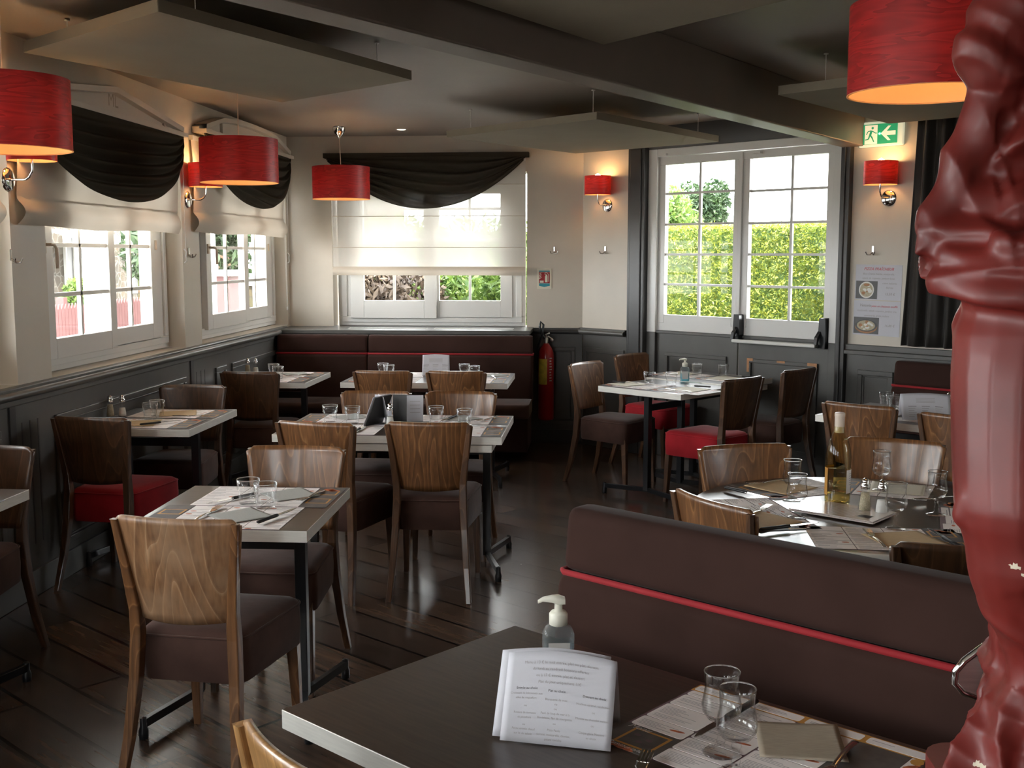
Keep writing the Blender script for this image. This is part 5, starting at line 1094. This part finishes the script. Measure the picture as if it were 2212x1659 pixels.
# bottom table
I_ = 'on the big bottom table'
def big_mat(label, x, y, rz, w=0.50, d=0.36, seed=1):
    g = MB(); z = 0.0006; rnd = random.Random(seed)
    g.grid(lambda u, v: (-w / 2 + w * u, -d / 2 + d * v, z), 2, 2, 1, smooth=False); z1 = 0.0013
    def cell(a, b, c, e, m=0):
        g.prism([(a + px, c + py) for px, py in [(q[0] + (b - a) / 2, q[1] + (e - c) / 2) for q in rrect(b - a, e - c, 0.006, 3)]], z, z1, m)
        k = c + 0.010
        while k < e - 0.012 and m == 0:
            if rnd.random() < 0.8: g.bx(a + 0.008, a + 0.008 + (b - a - 0.02) * rnd.uniform(0.35, 0.9), k, k + 0.0016, z1, z1 + 0.0001, 5)
            k += 0.0052
    xs = [-w / 2 + 0.004, -w / 2 + 0.125, -w / 2 + 0.245, -w / 2 + 0.37, w / 2 - 0.003]
    for i in range(4):
        yy = -d / 2 + (0.105 if i == 0 else 0.004); first_ = True
        while yy < d / 2 - 0.055:
            h = min(rnd.choice((0.05, 0.062, 0.08)), d / 2 - 0.035 - yy); cell(xs[i] + 0.002, xs[i + 1] - 0.002, yy, yy + h - 0.003); yy += h
            if rnd.random() < 0.45: g.prism([(xs[i + 1] - 0.028 + 0.016 * math.cos(2 * PI * q / 10), yy - h / 2 + 0.005 * math.sin(2 * PI * q / 10 + 0.6)) for q in range(10)], z1, z1 + 0.00015, 4)
    g.bx(-w / 2, w / 2, d / 2 - 0.036, d / 2, z, z1 - 0.0004, 3)
    for k in range(4): cell(-w / 2 + 0.004 + k * w / 4, -w / 2 + (k + 1) * w / 4 - 0.006, d / 2 - 0.032, d / 2 - 0.004)
    g.bx(-w / 2, -w / 2 + 0.127, -d / 2, -d / 2 + 0.103, z, z1, 2)
    a, b, c, e = -w / 2 + 0.028, -w / 2 + 0.112, -d / 2 + 0.018, -d / 2 + 0.094
    g.bx(a, b, c, e, z1, z1 + 0.0001, 3); g.bx(a + 0.006, b - 0.006, c + 0.006, e - 0.006, z1 + 0.0001, z1 + 0.0002, 2)
    for xx, yy in ((-0.02, 0.012), (0.012, 0.004), (0.0, -0.012)): g.prism([((a + b) / 2 + xx + 0.008 * math.cos(q), (c + e) / 2 + yy + 0.005 * math.sin(q)) for q in (0, 1, 2, 3, 4, 5)], z1 + 0.0002, z1 + 0.0003, 1)
    g.bx(w / 2 - 0.135, w / 2 - 0.028, -0.04, d / 2 - 0.038, z1 + 0.0001, z1 + 0.0002, 2)
    for k in range(9): g.prism([(w / 2 - 0.014 + 0.012 * math.cos(2 * PI * q / 9), d / 2 - 0.05 - 0.024 * k + 0.014 * math.sin(2 * PI * q / 9 + k)) for q in range(9)], z1 + 0.0001, z1 + 0.0003, 4 if k % 3 else 3)
    text(g, 'Menu', 0.022, -w / 2 + 0.035, -d / 2 + 0.088, z1 + 0.0005, 6, shear=0.5); text(g, 'Restaurant', 0.018, -w / 2 + 0.060, -d / 2 + 0.006, z1 + 0.0005, 6, shear=0.5)
    for k in range(4): g.prism([(-w / 2 + 0.015 + k * 0.02 + 0.014 * math.cos(2 * PI * q / 12), -d / 2 - 0.0 + 0.006 + 0.008 * math.sin(2 * PI * q / 12)) for q in range(3, 12)], z1 + 0.0002, z1 + 0.0004, 4)
    return tag(g.build('placemat', ['paper', 'pline', 'pdark', 'pgold', 'pred', 'pgrey', 'pwhite'], loc=(x, y, ZT), rz=rz), label, 'placemat', 'printed paper placemats')
big_mat('printed menu placemat with ochre strip under the two wine glasses ' + I_, 0.303, 1.995, R(-38))
napkin('greige napkin right of the wine glasses ' + I_, 0.375, 2.02, R(-4), 'greige', 0.155)
put('wine', 0.224, 1.965, 'farther wine glass of the two ' + I_); put('wine', 0.242, 1.885, 'nearer wine glass of the two ' + I_)
lay('knife', (0.325, 2.20), (0.175, 2.00), 'dark knife lying behind the wine glasses ' + I_, 0.004); lay('fork', (0.045, 1.75), (0.09, 1.93), 'fork left of the wine glasses, tines away from the camera ' + I_, 0.004)
lay('fork', (0.475, 2.015), (0.375, 1.84), 'fork lying with its handle up the greige napkin ' + I_, 0.007)
menu('large printed paper menu standing in front of the hand gel bottle', -0.078, 1.968, R(-9), 0.208, 0.142, curl=0.03, lean=0.075, big=True)

# ================================================================ RED STATUE
def fused(chains, voxel, smooth_it):
    """one continuous skin over chains of tapered balls"""
    b = MB()
    def ball(c, r, n=10):
        for_ = [(max(1e-4, r[0] * math.sin(PI * k / n)), -r[1] * math.cos(PI * k / n)) for k in range(n + 1)]
        b.lathe(for_, 16, 0, c)
    for ch in chains:
        for (p, q) in zip(ch[:-1], ch[1:]):
            P, Q = Vector(p[:3]), Vector(q[:3]); n = max(2, int((P - Q).length / (0.16 * min(p[3], q[3]))) + 1)
            for k in range(n + 1):
                t_ = k / n; r = p[3] * (1 - t_) + q[3] * t_; ball(tuple(P.lerp(Q, t_)), (r, r))
        if len(ch) == 1: ball(ch[0][:3], (ch[0][3], ch[0][4] if len(ch[0]) > 4 else ch[0][3]))
    me = bpy.data.meshes.new('x'); me.from_pydata(b.v, [], b.f); o = bpy.data.objects.new('x', me); col.objects.link(o)
    md = o.modifiers.new('r', 'REMESH'); md.mode = 'VOXEL'; md.voxel_size = voxel
    if smooth_it: md = o.modifiers.new('s', 'SMOOTH'); md.factor = 0.6; md.iterations = smooth_it
    dg = bpy.context.evaluated_depsgraph_get(); out = bpy.data.meshes.new_from_object(o.evaluated_get(dg))
    bpy.data.objects.remove(o); bpy.data.meshes.remove(me)
    return out
SX, SY = 0.596, 1.55
st = thing('statue', 'life-like red lacquered statue of a draped woman at the right edge', 'statue', (SX, SY, 0.0))
ch = [
 [(0.02, 0.0, 1.60, .108), (0.025, 0.0, 1.70, .092), (0.03, 0.0, 1.80, .088), (0.03, 0.0, 1.92, .098), (0.03, 0, 2.0, .06), (0.03, 0, 2.08, .040)],
 [(-0.045, 0.0, 1.975, .052), (0.03, 0, 1.99, .062), (0.11, 0.0, 1.975, .052)],
 [(-0.005, -0.075, 1.90, .038)], [(0.07, -0.075, 1.90, .038)],
 # puffed sleeve, arm, elbow, forearm going back to the hip
 [(-0.045, 0, 1.99, .050), (-0.090, -0.01, 1.925, .053), (-0.082, -0.015, 1.893, .046)],
 [(-0.064, -0.01, 1.90, .038), (-0.098, -0.005, 1.82, .034), (-0.130, 0.0, 1.73, .032), (-0.152, 0.0, 1.680, .029)],
 [(-0.148, 0.0, 1.675, .029), (-0.166, -0.01, 1.658, .018), (-0.174, -0.015, 1.650, .012)],
 [(-0.140, -0.01, 1.68, .030), (-0.09, -0.05, 1.665, .028), (-0.045, -0.085, 1.655, .026)],
 [(-0.10, 0.0, 1.72, .04), (-0.05, 0.0, 1.70, .07)], [(-0.08, 0.01, 1.84, .03), (-0.04, 0.01, 1.80, .06)], [(-0.10, 0.01, 1.78, .028), (-0.04, 0.01, 1.74, .06)],
 [(0.12, 0.0, 1.98, .050), (0.155, 0.0, 1.92, .055), (0.17, -0.01, 1.82, .034), (0.19, -0.02, 1.70, .032), (0.15, -0.10, 1.64, .030), (0.08, -0.12, 1.63, .028)],
 # rolled sash round the hips
 [(-0.128, -0.01, 1.650, .034), (-0.136, -0.035, 1.632, .036), (-0.10, -0.085, 1.622, .038), (-0.03, -0.115, 1.618, .042), (0.05, -0.118, 1.620, .046), (0.12, -0.07, 1.665, .042), (0.15, 0.0, 1.69, .04)],
 [(-0.128, -0.01, 1.64, .035), (-0.10, 0.07, 1.635, .045), (0.02, 0.11, 1.65, .045), (0.13, 0.06, 1.68, .045)],
 [(-0.085, -0.09, 1.650, .030), (0.0, -0.11, 1.665, .032), (0.09, -0.10, 1.70, .030)],
 # thigh, bent knee, shin
 [(-0.030, -0.03, 1.57, .098), (-0.042, -0.045, 1.49, .092), (-0.046, -0.06, 1.40, .088), (-0.048, -0.075, 1.325, .084), (-0.038, -0.07, 1.27, .078), (-0.018, -0.055, 1.20, .072), (0.006, -0.04, 1.14, .064), (0.022, -0.03, 1.08, .068), (0.03, -0.02, 1.03, .074)],
 [(-0.110, -0.085, 1.335, .024), (-0.118, -0.080, 1.312, .020), (-0.100, -0.085, 1.295, .022)],
 [(0.08, 0.0, 1.56, .10), (0.10, 0.0, 1.40, .095), (0.11, 0.02, 1.25, .09), (0.11, 0.02, 1.05, .09), (0.11, 0.0, 0.96, .10)],
 [(0.03, 0.03, 1.50, .10), (0.05, 0.04, 1.25, .09), (0.05, 0.03, 1.0, .10)],
 # hem spreading over the base
 [(0.0, -0.03, 1.02, .075), (-0.035, -0.04, 0.985, .060), (-0.070, -0.05, 0.955, .045), (-0.092, -0.055, 0.945, .032)],
 [(0.02, -0.05, 1.0, .07), (0.0, -0.10, 0.95, .05)], [(0.08, -0.04, 1.0, .07), (0.09, -0.11, 0.95, .05)], [(0.12, 0.0, 0.98, .08), (0.18, -0.02, 0.95, .05)], [(0.05, 0.05, 0.98, .08), (0.05, 0.10, 0.95, .05)],
]
me = fused(ch, 0.0042, 5)
n_ = len(me.vertices); co = np.empty(n_ * 3); me.vertices.foreach_get('co', co); co = co.reshape(-1, 3)
no = np.empty(n_ * 3); me.vertices.foreach_get('normal', no) if hasattr(me.vertices[0], 'normal') else None; no = no.reshape(-1, 3)
x, y, z = co[:, 0], co[:, 1], co[:, 2]
def bump(c, w): return np.exp(-((z - c) / w) ** 2)
ang = np.arctan2(y + 0.01, x - 0.03)
rid = lambda t: 1 - 2 * np.abs(np.sin(t))
w1 = bump(1.78, 0.11) * (x > -0.09)
f1 = rid(38 * (z + 0.45 * np.abs(x - 0.06)) + 1.3 * np.sin(ang * 3)) * w1 * 0.0055
w2 = bump(1.62, 0.055)
f2 = rid(40 * (z - 0.30 * x) + 2.2 * np.sin(9 * x) + ang * 1.4) * w2 * 0.0085
w3 = bump(1.93, 0.05) * (x < -0.02)
f3 = rid(26 * x + 30 * z + 9 * y) * w3 * 0.007
w3b = bump(1.76, 0.08) * (x < -0.07); f3b = rid(55 * x + 22 * z) * w3b * 0.0035
w4 = np.clip((1.20 - z) / 0.12, 0, 1)
f4 = rid(34 * z + 11 * x + 2.0 * np.sin(ang * 2.0 + z * 20)) * w4 * 0.0060 * np.clip((z - 0.98) / 0.1, 0, 1) + rid(ang * 7 + 14 * (z - 0.9)) * np.clip((1.06 - z) / 0.08, 0, 1) * 0.009
w5 = bump(1.40, 0.14); f5 = rid(5.0 * ang + 12 * (z - 1.2) * 1.0 + 0.6) * w5 * 0.0045 * (x > -0.06) * (x < 0.2)
f6 = rid(13 * (z + 0.9 * np.abs(x + 0.04)) - 0.6) * bump(1.255, 0.04) * 0.004
f7 = rid(60 * (z + 0.5 * np.abs(x - 0.06)) + 2.0 * np.sin(ang * 4)) * w1 * 0.0018 + rid(70 * (z - 0.2 * x) + 3 * np.sin(13 * x)) * w2 * 0.002 + rid(48 * x + 62 * z) * w3 * 0.0022 + rid(80 * z + 30 * x) * w4 * 0.0014
co = co + no * (1.35 * (f7 + f1 + f2 + f3 + f3b + f4 + f5 + f6))[:, None]
co[:, 2] = np.maximum(co[:, 2], 0.897)
me.vertices.foreach_set('co', co.ravel()); me.update()
me.polygons.foreach_set('use_smooth', [True] * len(me.polygons))
me.materials.clear(); me.materials.append(M['statue']); me.materials.append(M['chip'])
chips = [((-0.045, 1.305), .008, .005), ((-0.052, 1.252), .010, .008), ((-0.062, 1.256), .007, .006), ((-0.075, 1.262), .006, .004), ((-0.060, 1.270), .004, .004), ((-0.055, 1.238), .006, .003), ((0.028, 1.285), .010, .004), ((-0.085, 0.970), .006, .004)]
for p in me.polygons:
    c = p.center
    if c.y < -0.02:
        for (a, b), ra, rb in chips:
            if ((c.x - a) / ra) ** 2 + ((c.z - b) / rb) ** 2 < 1 + 0.5 * math.sin(c.x * 900) * math.sin(c.z * 1100): p.material_index = 1
so = bpy.data.objects.new('draped_body', me); col.objects.link(so); so.parent = st
md = so.modifiers.new('sm', 'SMOOTH'); md.factor = 0.5; md.iterations = 1
# head with face and pinned hair
hm = fused([[(0.03, 0, 2.06, .038), (0.03, -0.005, 2.12, .05)], [(0.03, -0.012, 2.175, .058), (0.03, 0.0, 2.205, .062)], [(0.03, -0.035, 2.125, .032), (0.03, -0.05, 2.112, .020)],
            [(0.03, -0.068, 2.172, .010), (0.03, -0.078, 2.152, .010)], [(0.012, -0.064, 2.13, .008), (0.048, -0.064, 2.13, .008)], [(0.012, -0.062, 2.122, .008), (0.048, -0.062, 2.122, .008)],
            [(0.006, -0.058, 2.180, .012)], [(0.054, -0.058, 2.180, .012)], [(-0.028, 0.0, 2.165, .012)], [(0.088, 0.0, 2.165, .012)]], 0.004, 3)
hm.polygons.foreach_set('use_smooth', [True] * len(hm.polygons)); hm.materials.clear(); hm.materials.append(M['statue'])
ho = bpy.data.objects.new('head', hm); col.objects.link(ho); ho.parent = st
hm = fused([[(0.03, 0.03, 2.20, .066)], [(-0.025, 0.0, 2.20, .028), (0.0, -0.02, 2.245, .028), (0.03, -0.03, 2.255, .028), (0.06, -0.02, 2.245, .028), (0.085, 0.0, 2.20, .028)], [(0.03, 0.095, 2.19, .034)]], 0.005, 2)
hm.polygons.foreach_set('use_smooth', [True] * len(hm.polygons)); hm.materials.clear(); hm.materials.append(M['statue'])
ho = bpy.data.objects.new('hair', hm); col.objects.link(ho); ho.parent = st
MB().prism(rrect(0.34, 0.26, 0.05, 5), 0.8855, 0.915, 0, Matrix.Translation((0.06, -0.01, 0))).build('plinth', 'statue', st, bevel=0.005)
t = thing('pedestal', 'dark pedestal carrying the red statue below the picture', 'pedestal', (SX + 0.06, SY - 0.01, 0))
MB().bx(-0.10, 0.12, -0.11, 0.11, 0, 0.87).build('shaft', 'greyd', t, bevel=0.005); MB().bx(-0.11, 0.13, -0.125, 0.125, 0.868, 0.8845).build('cap', 'greyd', t, bevel=0.004)
# rounded chrome arm showing between the statue and the booth
t = thing('chrome_rail', 'rounded chrome metal bracket poking out behind the statue by the booth', 'rail', (0.628, 1.745, 0.224))
g = MB(); P = [(0.02, 0.0, 0.945), (-0.02, 0.0, 0.917), (-0.046, 0.0, 0.897), (-0.058, 0.0, 0.882), (-0.058, 0.0, 0.866), (-0.045, 0.0, 0.853), (-0.01, 0.0, 0.842), (0.06, 0.0, 0.832), (0.09, 0.0, 0.85), (0.08, 0.0, 0.93), (0.02, 0.0, 0.945)]
P = [(a * 1.05 - 0.006, b, 0.764 + (c - 0.873) * 1.15) for a, b, c in P]; g.tube(P[:-1], 0.006, 10, closed=True); g.build('rounded_rim', 'chrome', t)
MB().prism([(a, c) for a, b, c in P[:-1]], -0.004, 0.004, 0, UPR).build('plate', 'steel', t)
MB().tube([(0.05, 0.0, 0.73), (0.05, 0.0, -0.224)], 0.012, 12).build('post', 'chrome', t)

# ================================================================ OUTDOORS
g = MB().bx(-40, 40, -30, 60, -0.30, -0.14); o = g.build('ground', 'pavement'); o['kind'] = 'structure'
def leaves(name, label, cat, m, n, fn, size, seed, core=None, corem=None, flat=0.0):
    """foliage: a dark core carrying thousands of leaf blades on its surface, one mesh"""
    rnd = np.random.RandomState(seed); b = MB()
    if core: core(b)
    P = fn(rnd, n); u = rnd.normal(size=(n, 3)); u /= np.linalg.norm(u, axis=1)[:, None]; v = rnd.normal(size=(n, 3)); v -= (v * u).sum(1)[:, None] * u; v /= np.linalg.norm(v, axis=1)[:, None]
    s = size * rnd.uniform(0.6, 1.3, size=(n, 1)); k = 0.32
    V = np.stack([P - u * s, P + v * s * k, P + u * s, P - v * s * k], 1).reshape(-1, 3); o_ = len(b.v)
    b.v += [tuple(p) for p in V.tolist()]; b.f += [(o_ + 4 * i, o_ + 4 * i + 1, o_ + 4 * i + 2, o_ + 4 * i + 3) for i in range(n)]; b.m += [0] * n; b.sm += [False] * n
    o = b.build(name, [m, corem or m]); return tag(o, label, cat)
HC = np.array([PD[0] + 3.0 * 0.669, PD[1] + 3.0 * 0.743, 0]); HD = np.array([math.cos(AD), math.sin(AD), 0]); HN = np.array([0.669, 0.743, 0])
def hedge_pts(rnd, n):
    s = rnd.uniform(-2.4, 3.4, n); t_ = rnd.uniform(0, 1, n); top = t_ > 0.86
    z_ = np.where(top, 1.95 + rnd.normal(0, 0.02, n), rnd.uniform(-0.1, 1.97, n)); d = np.where(top, rnd.uniform(0, 0.7, n), rnd.normal(0, 0.03, n))
    return HC + HD * s[:, None] + HN * d[:, None] + np.array([0, 0, 1]) * z_[:, None]
T0 = Matrix.Translation(Vector(HC)) @ Matrix.Rotation(AD, 4, 'Z')
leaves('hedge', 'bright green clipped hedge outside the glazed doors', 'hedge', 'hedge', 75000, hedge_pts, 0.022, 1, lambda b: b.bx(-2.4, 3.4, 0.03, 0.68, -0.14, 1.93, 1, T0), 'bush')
def blob(cs):
    def fn(rnd, n):
        k = rnd.randint(0, len(cs), n); C_ = np.array(cs)[k]; d = rnd.normal(size=(n, 3)); d /= np.linalg.norm(d, axis=1)[:, None]
        return C_[:, :3] + d * C_[:, 3:4] * rnd.uniform(0.75, 1.05, (n, 1))
    return fn
leaves('bush', 'dry brown bush outside the left half of the rear window', 'bush', 'dry', 6000, blob([(-2.35, 11.7, 0.9, .45), (-2.0, 11.7, 1.1, .42), (-2.35, 11.9, 1.35, .3), (-1.85, 11.8, 0.5, .4)]), 0.06, 2)
leaves('bush', 'green leafy bush outside the right half of the rear window', 'bush', 'bush', 5200, blob([(-1.05, 11.9, 1.0, .42), (-1.35, 11.9, 1.25, .38), (-0.85, 11.7, 1.35, .36), (-1.75, 12.2, 1.3, .22), (-1.1, 11.9, 0.5, .45)]), 0.055, 3)
def bh(rnd, n):
    z_ = rnd.uniform(-0.1, 2.05, n); return np.stack([rnd.uniform(-3.9, 0.6, n), 14.6 + rnd.normal(0, 0.08, n), z_ + 0.08 * rnd.normal(size=n)], 1)
leaves('hedge', 'long dull green hedge seen through the sheer blind of the rear window', 'hedge', 'bush', 9000, bh, 0.08, 4, lambda b: b.bx(-3.9, 0.6, 14.7, 15.2, -0.14, 1.95, 1), 'bush')
def tree(label, x, y, zt, r, m, seed, n=9000, trunk=True, sz=0.10):
    t = thing('tree', label, 'tree', (x, y, -0.14))
    rnd = random.Random(seed); cs = []
    for k in range(12):
        a = rnd.uniform(0, 2 * PI); rr = rnd.uniform(0, r * 0.65); cs.append((rr * math.cos(a), rr * math.sin(a), zt - r * rnd.uniform(0.3, 1.3), r * rnd.uniform(0.3, 0.5)))
    o = leaves('crown', None, None, m, n, blob(cs), sz, seed); o.parent = t
    g = MB().tube([(0, 0, 0), (0.05, 0, zt * 0.45), (0, 0.05, zt - r * 0.8)], [0.16, 0.12, 0.05], 10)
    for a, b, c, d in cs[:6]: g.tube([(0.02, 0, zt * 0.5), (a * 0.7, b * 0.7, c)], [0.06, 0.02], 6)
    g.build('trunk', 'dry', t)
tree('green tree above the hedge at the left pane of the doors', 1.55, 27.4, 3.2, 1.5, 'bush', 5)
tree('dark fir-like tree behind the left pane of the doors', 2.75, 31.5, 3.9, 0.9, 'tree', 6, 5000)
tree('dark evergreen beyond the white lamp post at the farther left window', -6.3, 17.4, 3.6, 1.5, 'tree', 8, 8000)
tree('low green shrub over the red fence outside the nearer left window', -8.7, 18.6, 1.35, 0.6, 'bush', 9, 3500, sz=0.07)
def house(name, label, x, y, rz, w, d, h, wm, wins, roof=1.6, extra=None):
    t = thing(name, label, 'house', (x, y, -0.14), rz)
    MB().bx(-w / 2, w / 2, 0, d, 0, h).build('wall', wm, t)
    MB().prism([(-0.3, h - 0.05), (d + 0.3, h - 0.05), (d / 2, h + roof)], -w / 2 - 0.3, w / 2 + 0.3, 0, Matrix(((0, 0, 1, 0), (1, 0, 0, 0), (0, 1, 0, 0), (0, 0, 0, 1)))).build('roof', 'slate', t)
    for a, b, c, e in wins:
        f = MB().frame(a, b, c, e, 0.07, -0.06, 0.02).build('window', 'extw', t, bevel=0.004)
        g = MB(); g.bx(a + 0.07, b - 0.07, -0.01, 0.0, c + 0.07, e - 0.07); g.build('pane', 'bulk', f); g = MB(); g.bx((a + b) / 2 - 0.02, (a + b) / 2 + 0.02, -0.04, -0.01, c + 0.07, e - 0.07); g.build('mullion', 'extw', f)
    return t
h = house('stone_house', 'rubble stone house with white windows across the street on the left', -12.0, 25.5, PI / 2, 26, 7, 5.6, 'stone', [(-1.2, -0.3, 0.9, 2.3), (2.2, 3.2, 0.8, 2.4), (-5, -4, 0.9, 2.3), (6, 7, 0.9, 2.3), (-1.2, -0.3, 3.4, 4.7), (2.2, 3.2, 3.4, 4.7)])
g = MB(); g.bx(-2.2, 0.6, -1.3, 0.0, 1.98, 2.02); g.bx(1.7, 3.6, -1.1, 0, 2.16, 2.20)
for k in range(9): g.bar((-2.2 + k * 0.35, -1.3, 2.0), (-2.2 + k * 0.35, 0, 2.35), 0.03, 0.03)
for k in range(5):
    a = 2 * PI * k / 10; g.tube([(-2.0, -1.2, 1.95), (-2.0 + 0.5 * math.cos(a), -1.0, 1.6 - 0.3 * math.sin(a)), (-2.0 + 0.2, -0.7, 1.2)], 0.012, 5)
g.build('door_canopy', 'extw', h)
house('white_house', 'blown-out white house beyond the hedge and doors', 8.8, 27.5, R(-42), 10, 7, 5.2, 'extw', [(-4.0, -3.0, 1.9, 3.0), (-2.0, -1.0, 1.9, 3.0)])
house('ivy_cottage', 'autumn-coloured ivy-clad wall beyond the farther left window', -6.2, 21.0, R(20), 5, 4, 4.2, 'vine', [(-0.5, 0.4, 1.2, 2.4)])
t = thing('picket_fence', 'faded red picket fence outside the nearer left window', 'fence', (-8.0, 0, -0.14), PI / 2)
g = MB()
for k in range(60): a = 13.2 + k * 0.105; g.prism([(a, 0), (a + 0.09, 0), (a + 0.09, 0.98), (a + 0.045, 1.06), (a, 0.98)], 0.0, 0.02, 0, UPR)
g.bx(13.1, 19.5, 0.0, 0.03, 0.2, 0.28); g.bx(13.1, 19.5, 0.0, 0.03, 0.78, 0.86); g.build('pickets', 'fence', t)
for x_ in (13.2, 16.2, 19.4): MB().bx(x_ - 0.06, x_ + 0.06, 0.0, 0.12, 0, 1.15).build('fence_post', 'fence', t)
for lb, x_, y_, w_, ln in (('thick white veranda post outside the nearer left window', -3.7, 7.92, 0.10, 0.0), ('thin white leaning pole left in the nearer left window', -3.75, 7.30, 0.03, 0.12), ('white veranda post outside the farther left window', -3.7, 12.05, 0.09, 0.0), ('second white veranda post in the right sash of the farther left window', -3.7, 12.9, 0.06, 0.0)):
    g = MB().bar((x_ - ln, y_, -0.14), (x_ + ln * 0.4, y_, 2.75), w_, w_); g.bx(x_ - ln - w_ * 0.8, x_ - ln + w_ * 0.8, y_ - w_ * 0.8, y_ + w_ * 0.8, -0.14, 0.02)
    tag(g.build('veranda_post', 'extw', bevel=0.005), lb, 'post')
t = thing('street_lamp', 'white street lamp post seen in the farther left window', 'lamp post', (-5.0, 14.15, -0.14))
MB().lathe([(0.08, 0), (0.08, 0.3), (0.05, 0.5), (0.045, 1.55), (0.07, 1.6), (0.07, 1.66), (0.045, 1.7), (0.04, 3.2)], 16).build('pole', 'extw', t); MB().lathe([(0.02, 3.2), (0.12, 3.3), (0.16, 3.6), (0.05, 3.75), (0, 3.8)], 16).build('lantern', 'extw', t)
t = thing('brick_post', 'short red brick gatepost outside the farther left window', 'post', (-5.2, 15.0, -0.14)); MB().bx(-0.2, 0.2, -0.2, 0.2, 0, 1.5).build('shaft', 'fence', t); MB().bx(-0.25, 0.25, -0.25, 0.25, 1.5, 1.58).build('cap', 'extw', t)
t = thing('veranda_roof', 'veranda eave outside the left windows', 'roof', (-4.0, 0, 2.75)); MB().bx(-0.3, 0.9, -3, 13.2, 0, 0.08).build('eave', 'slate', t)
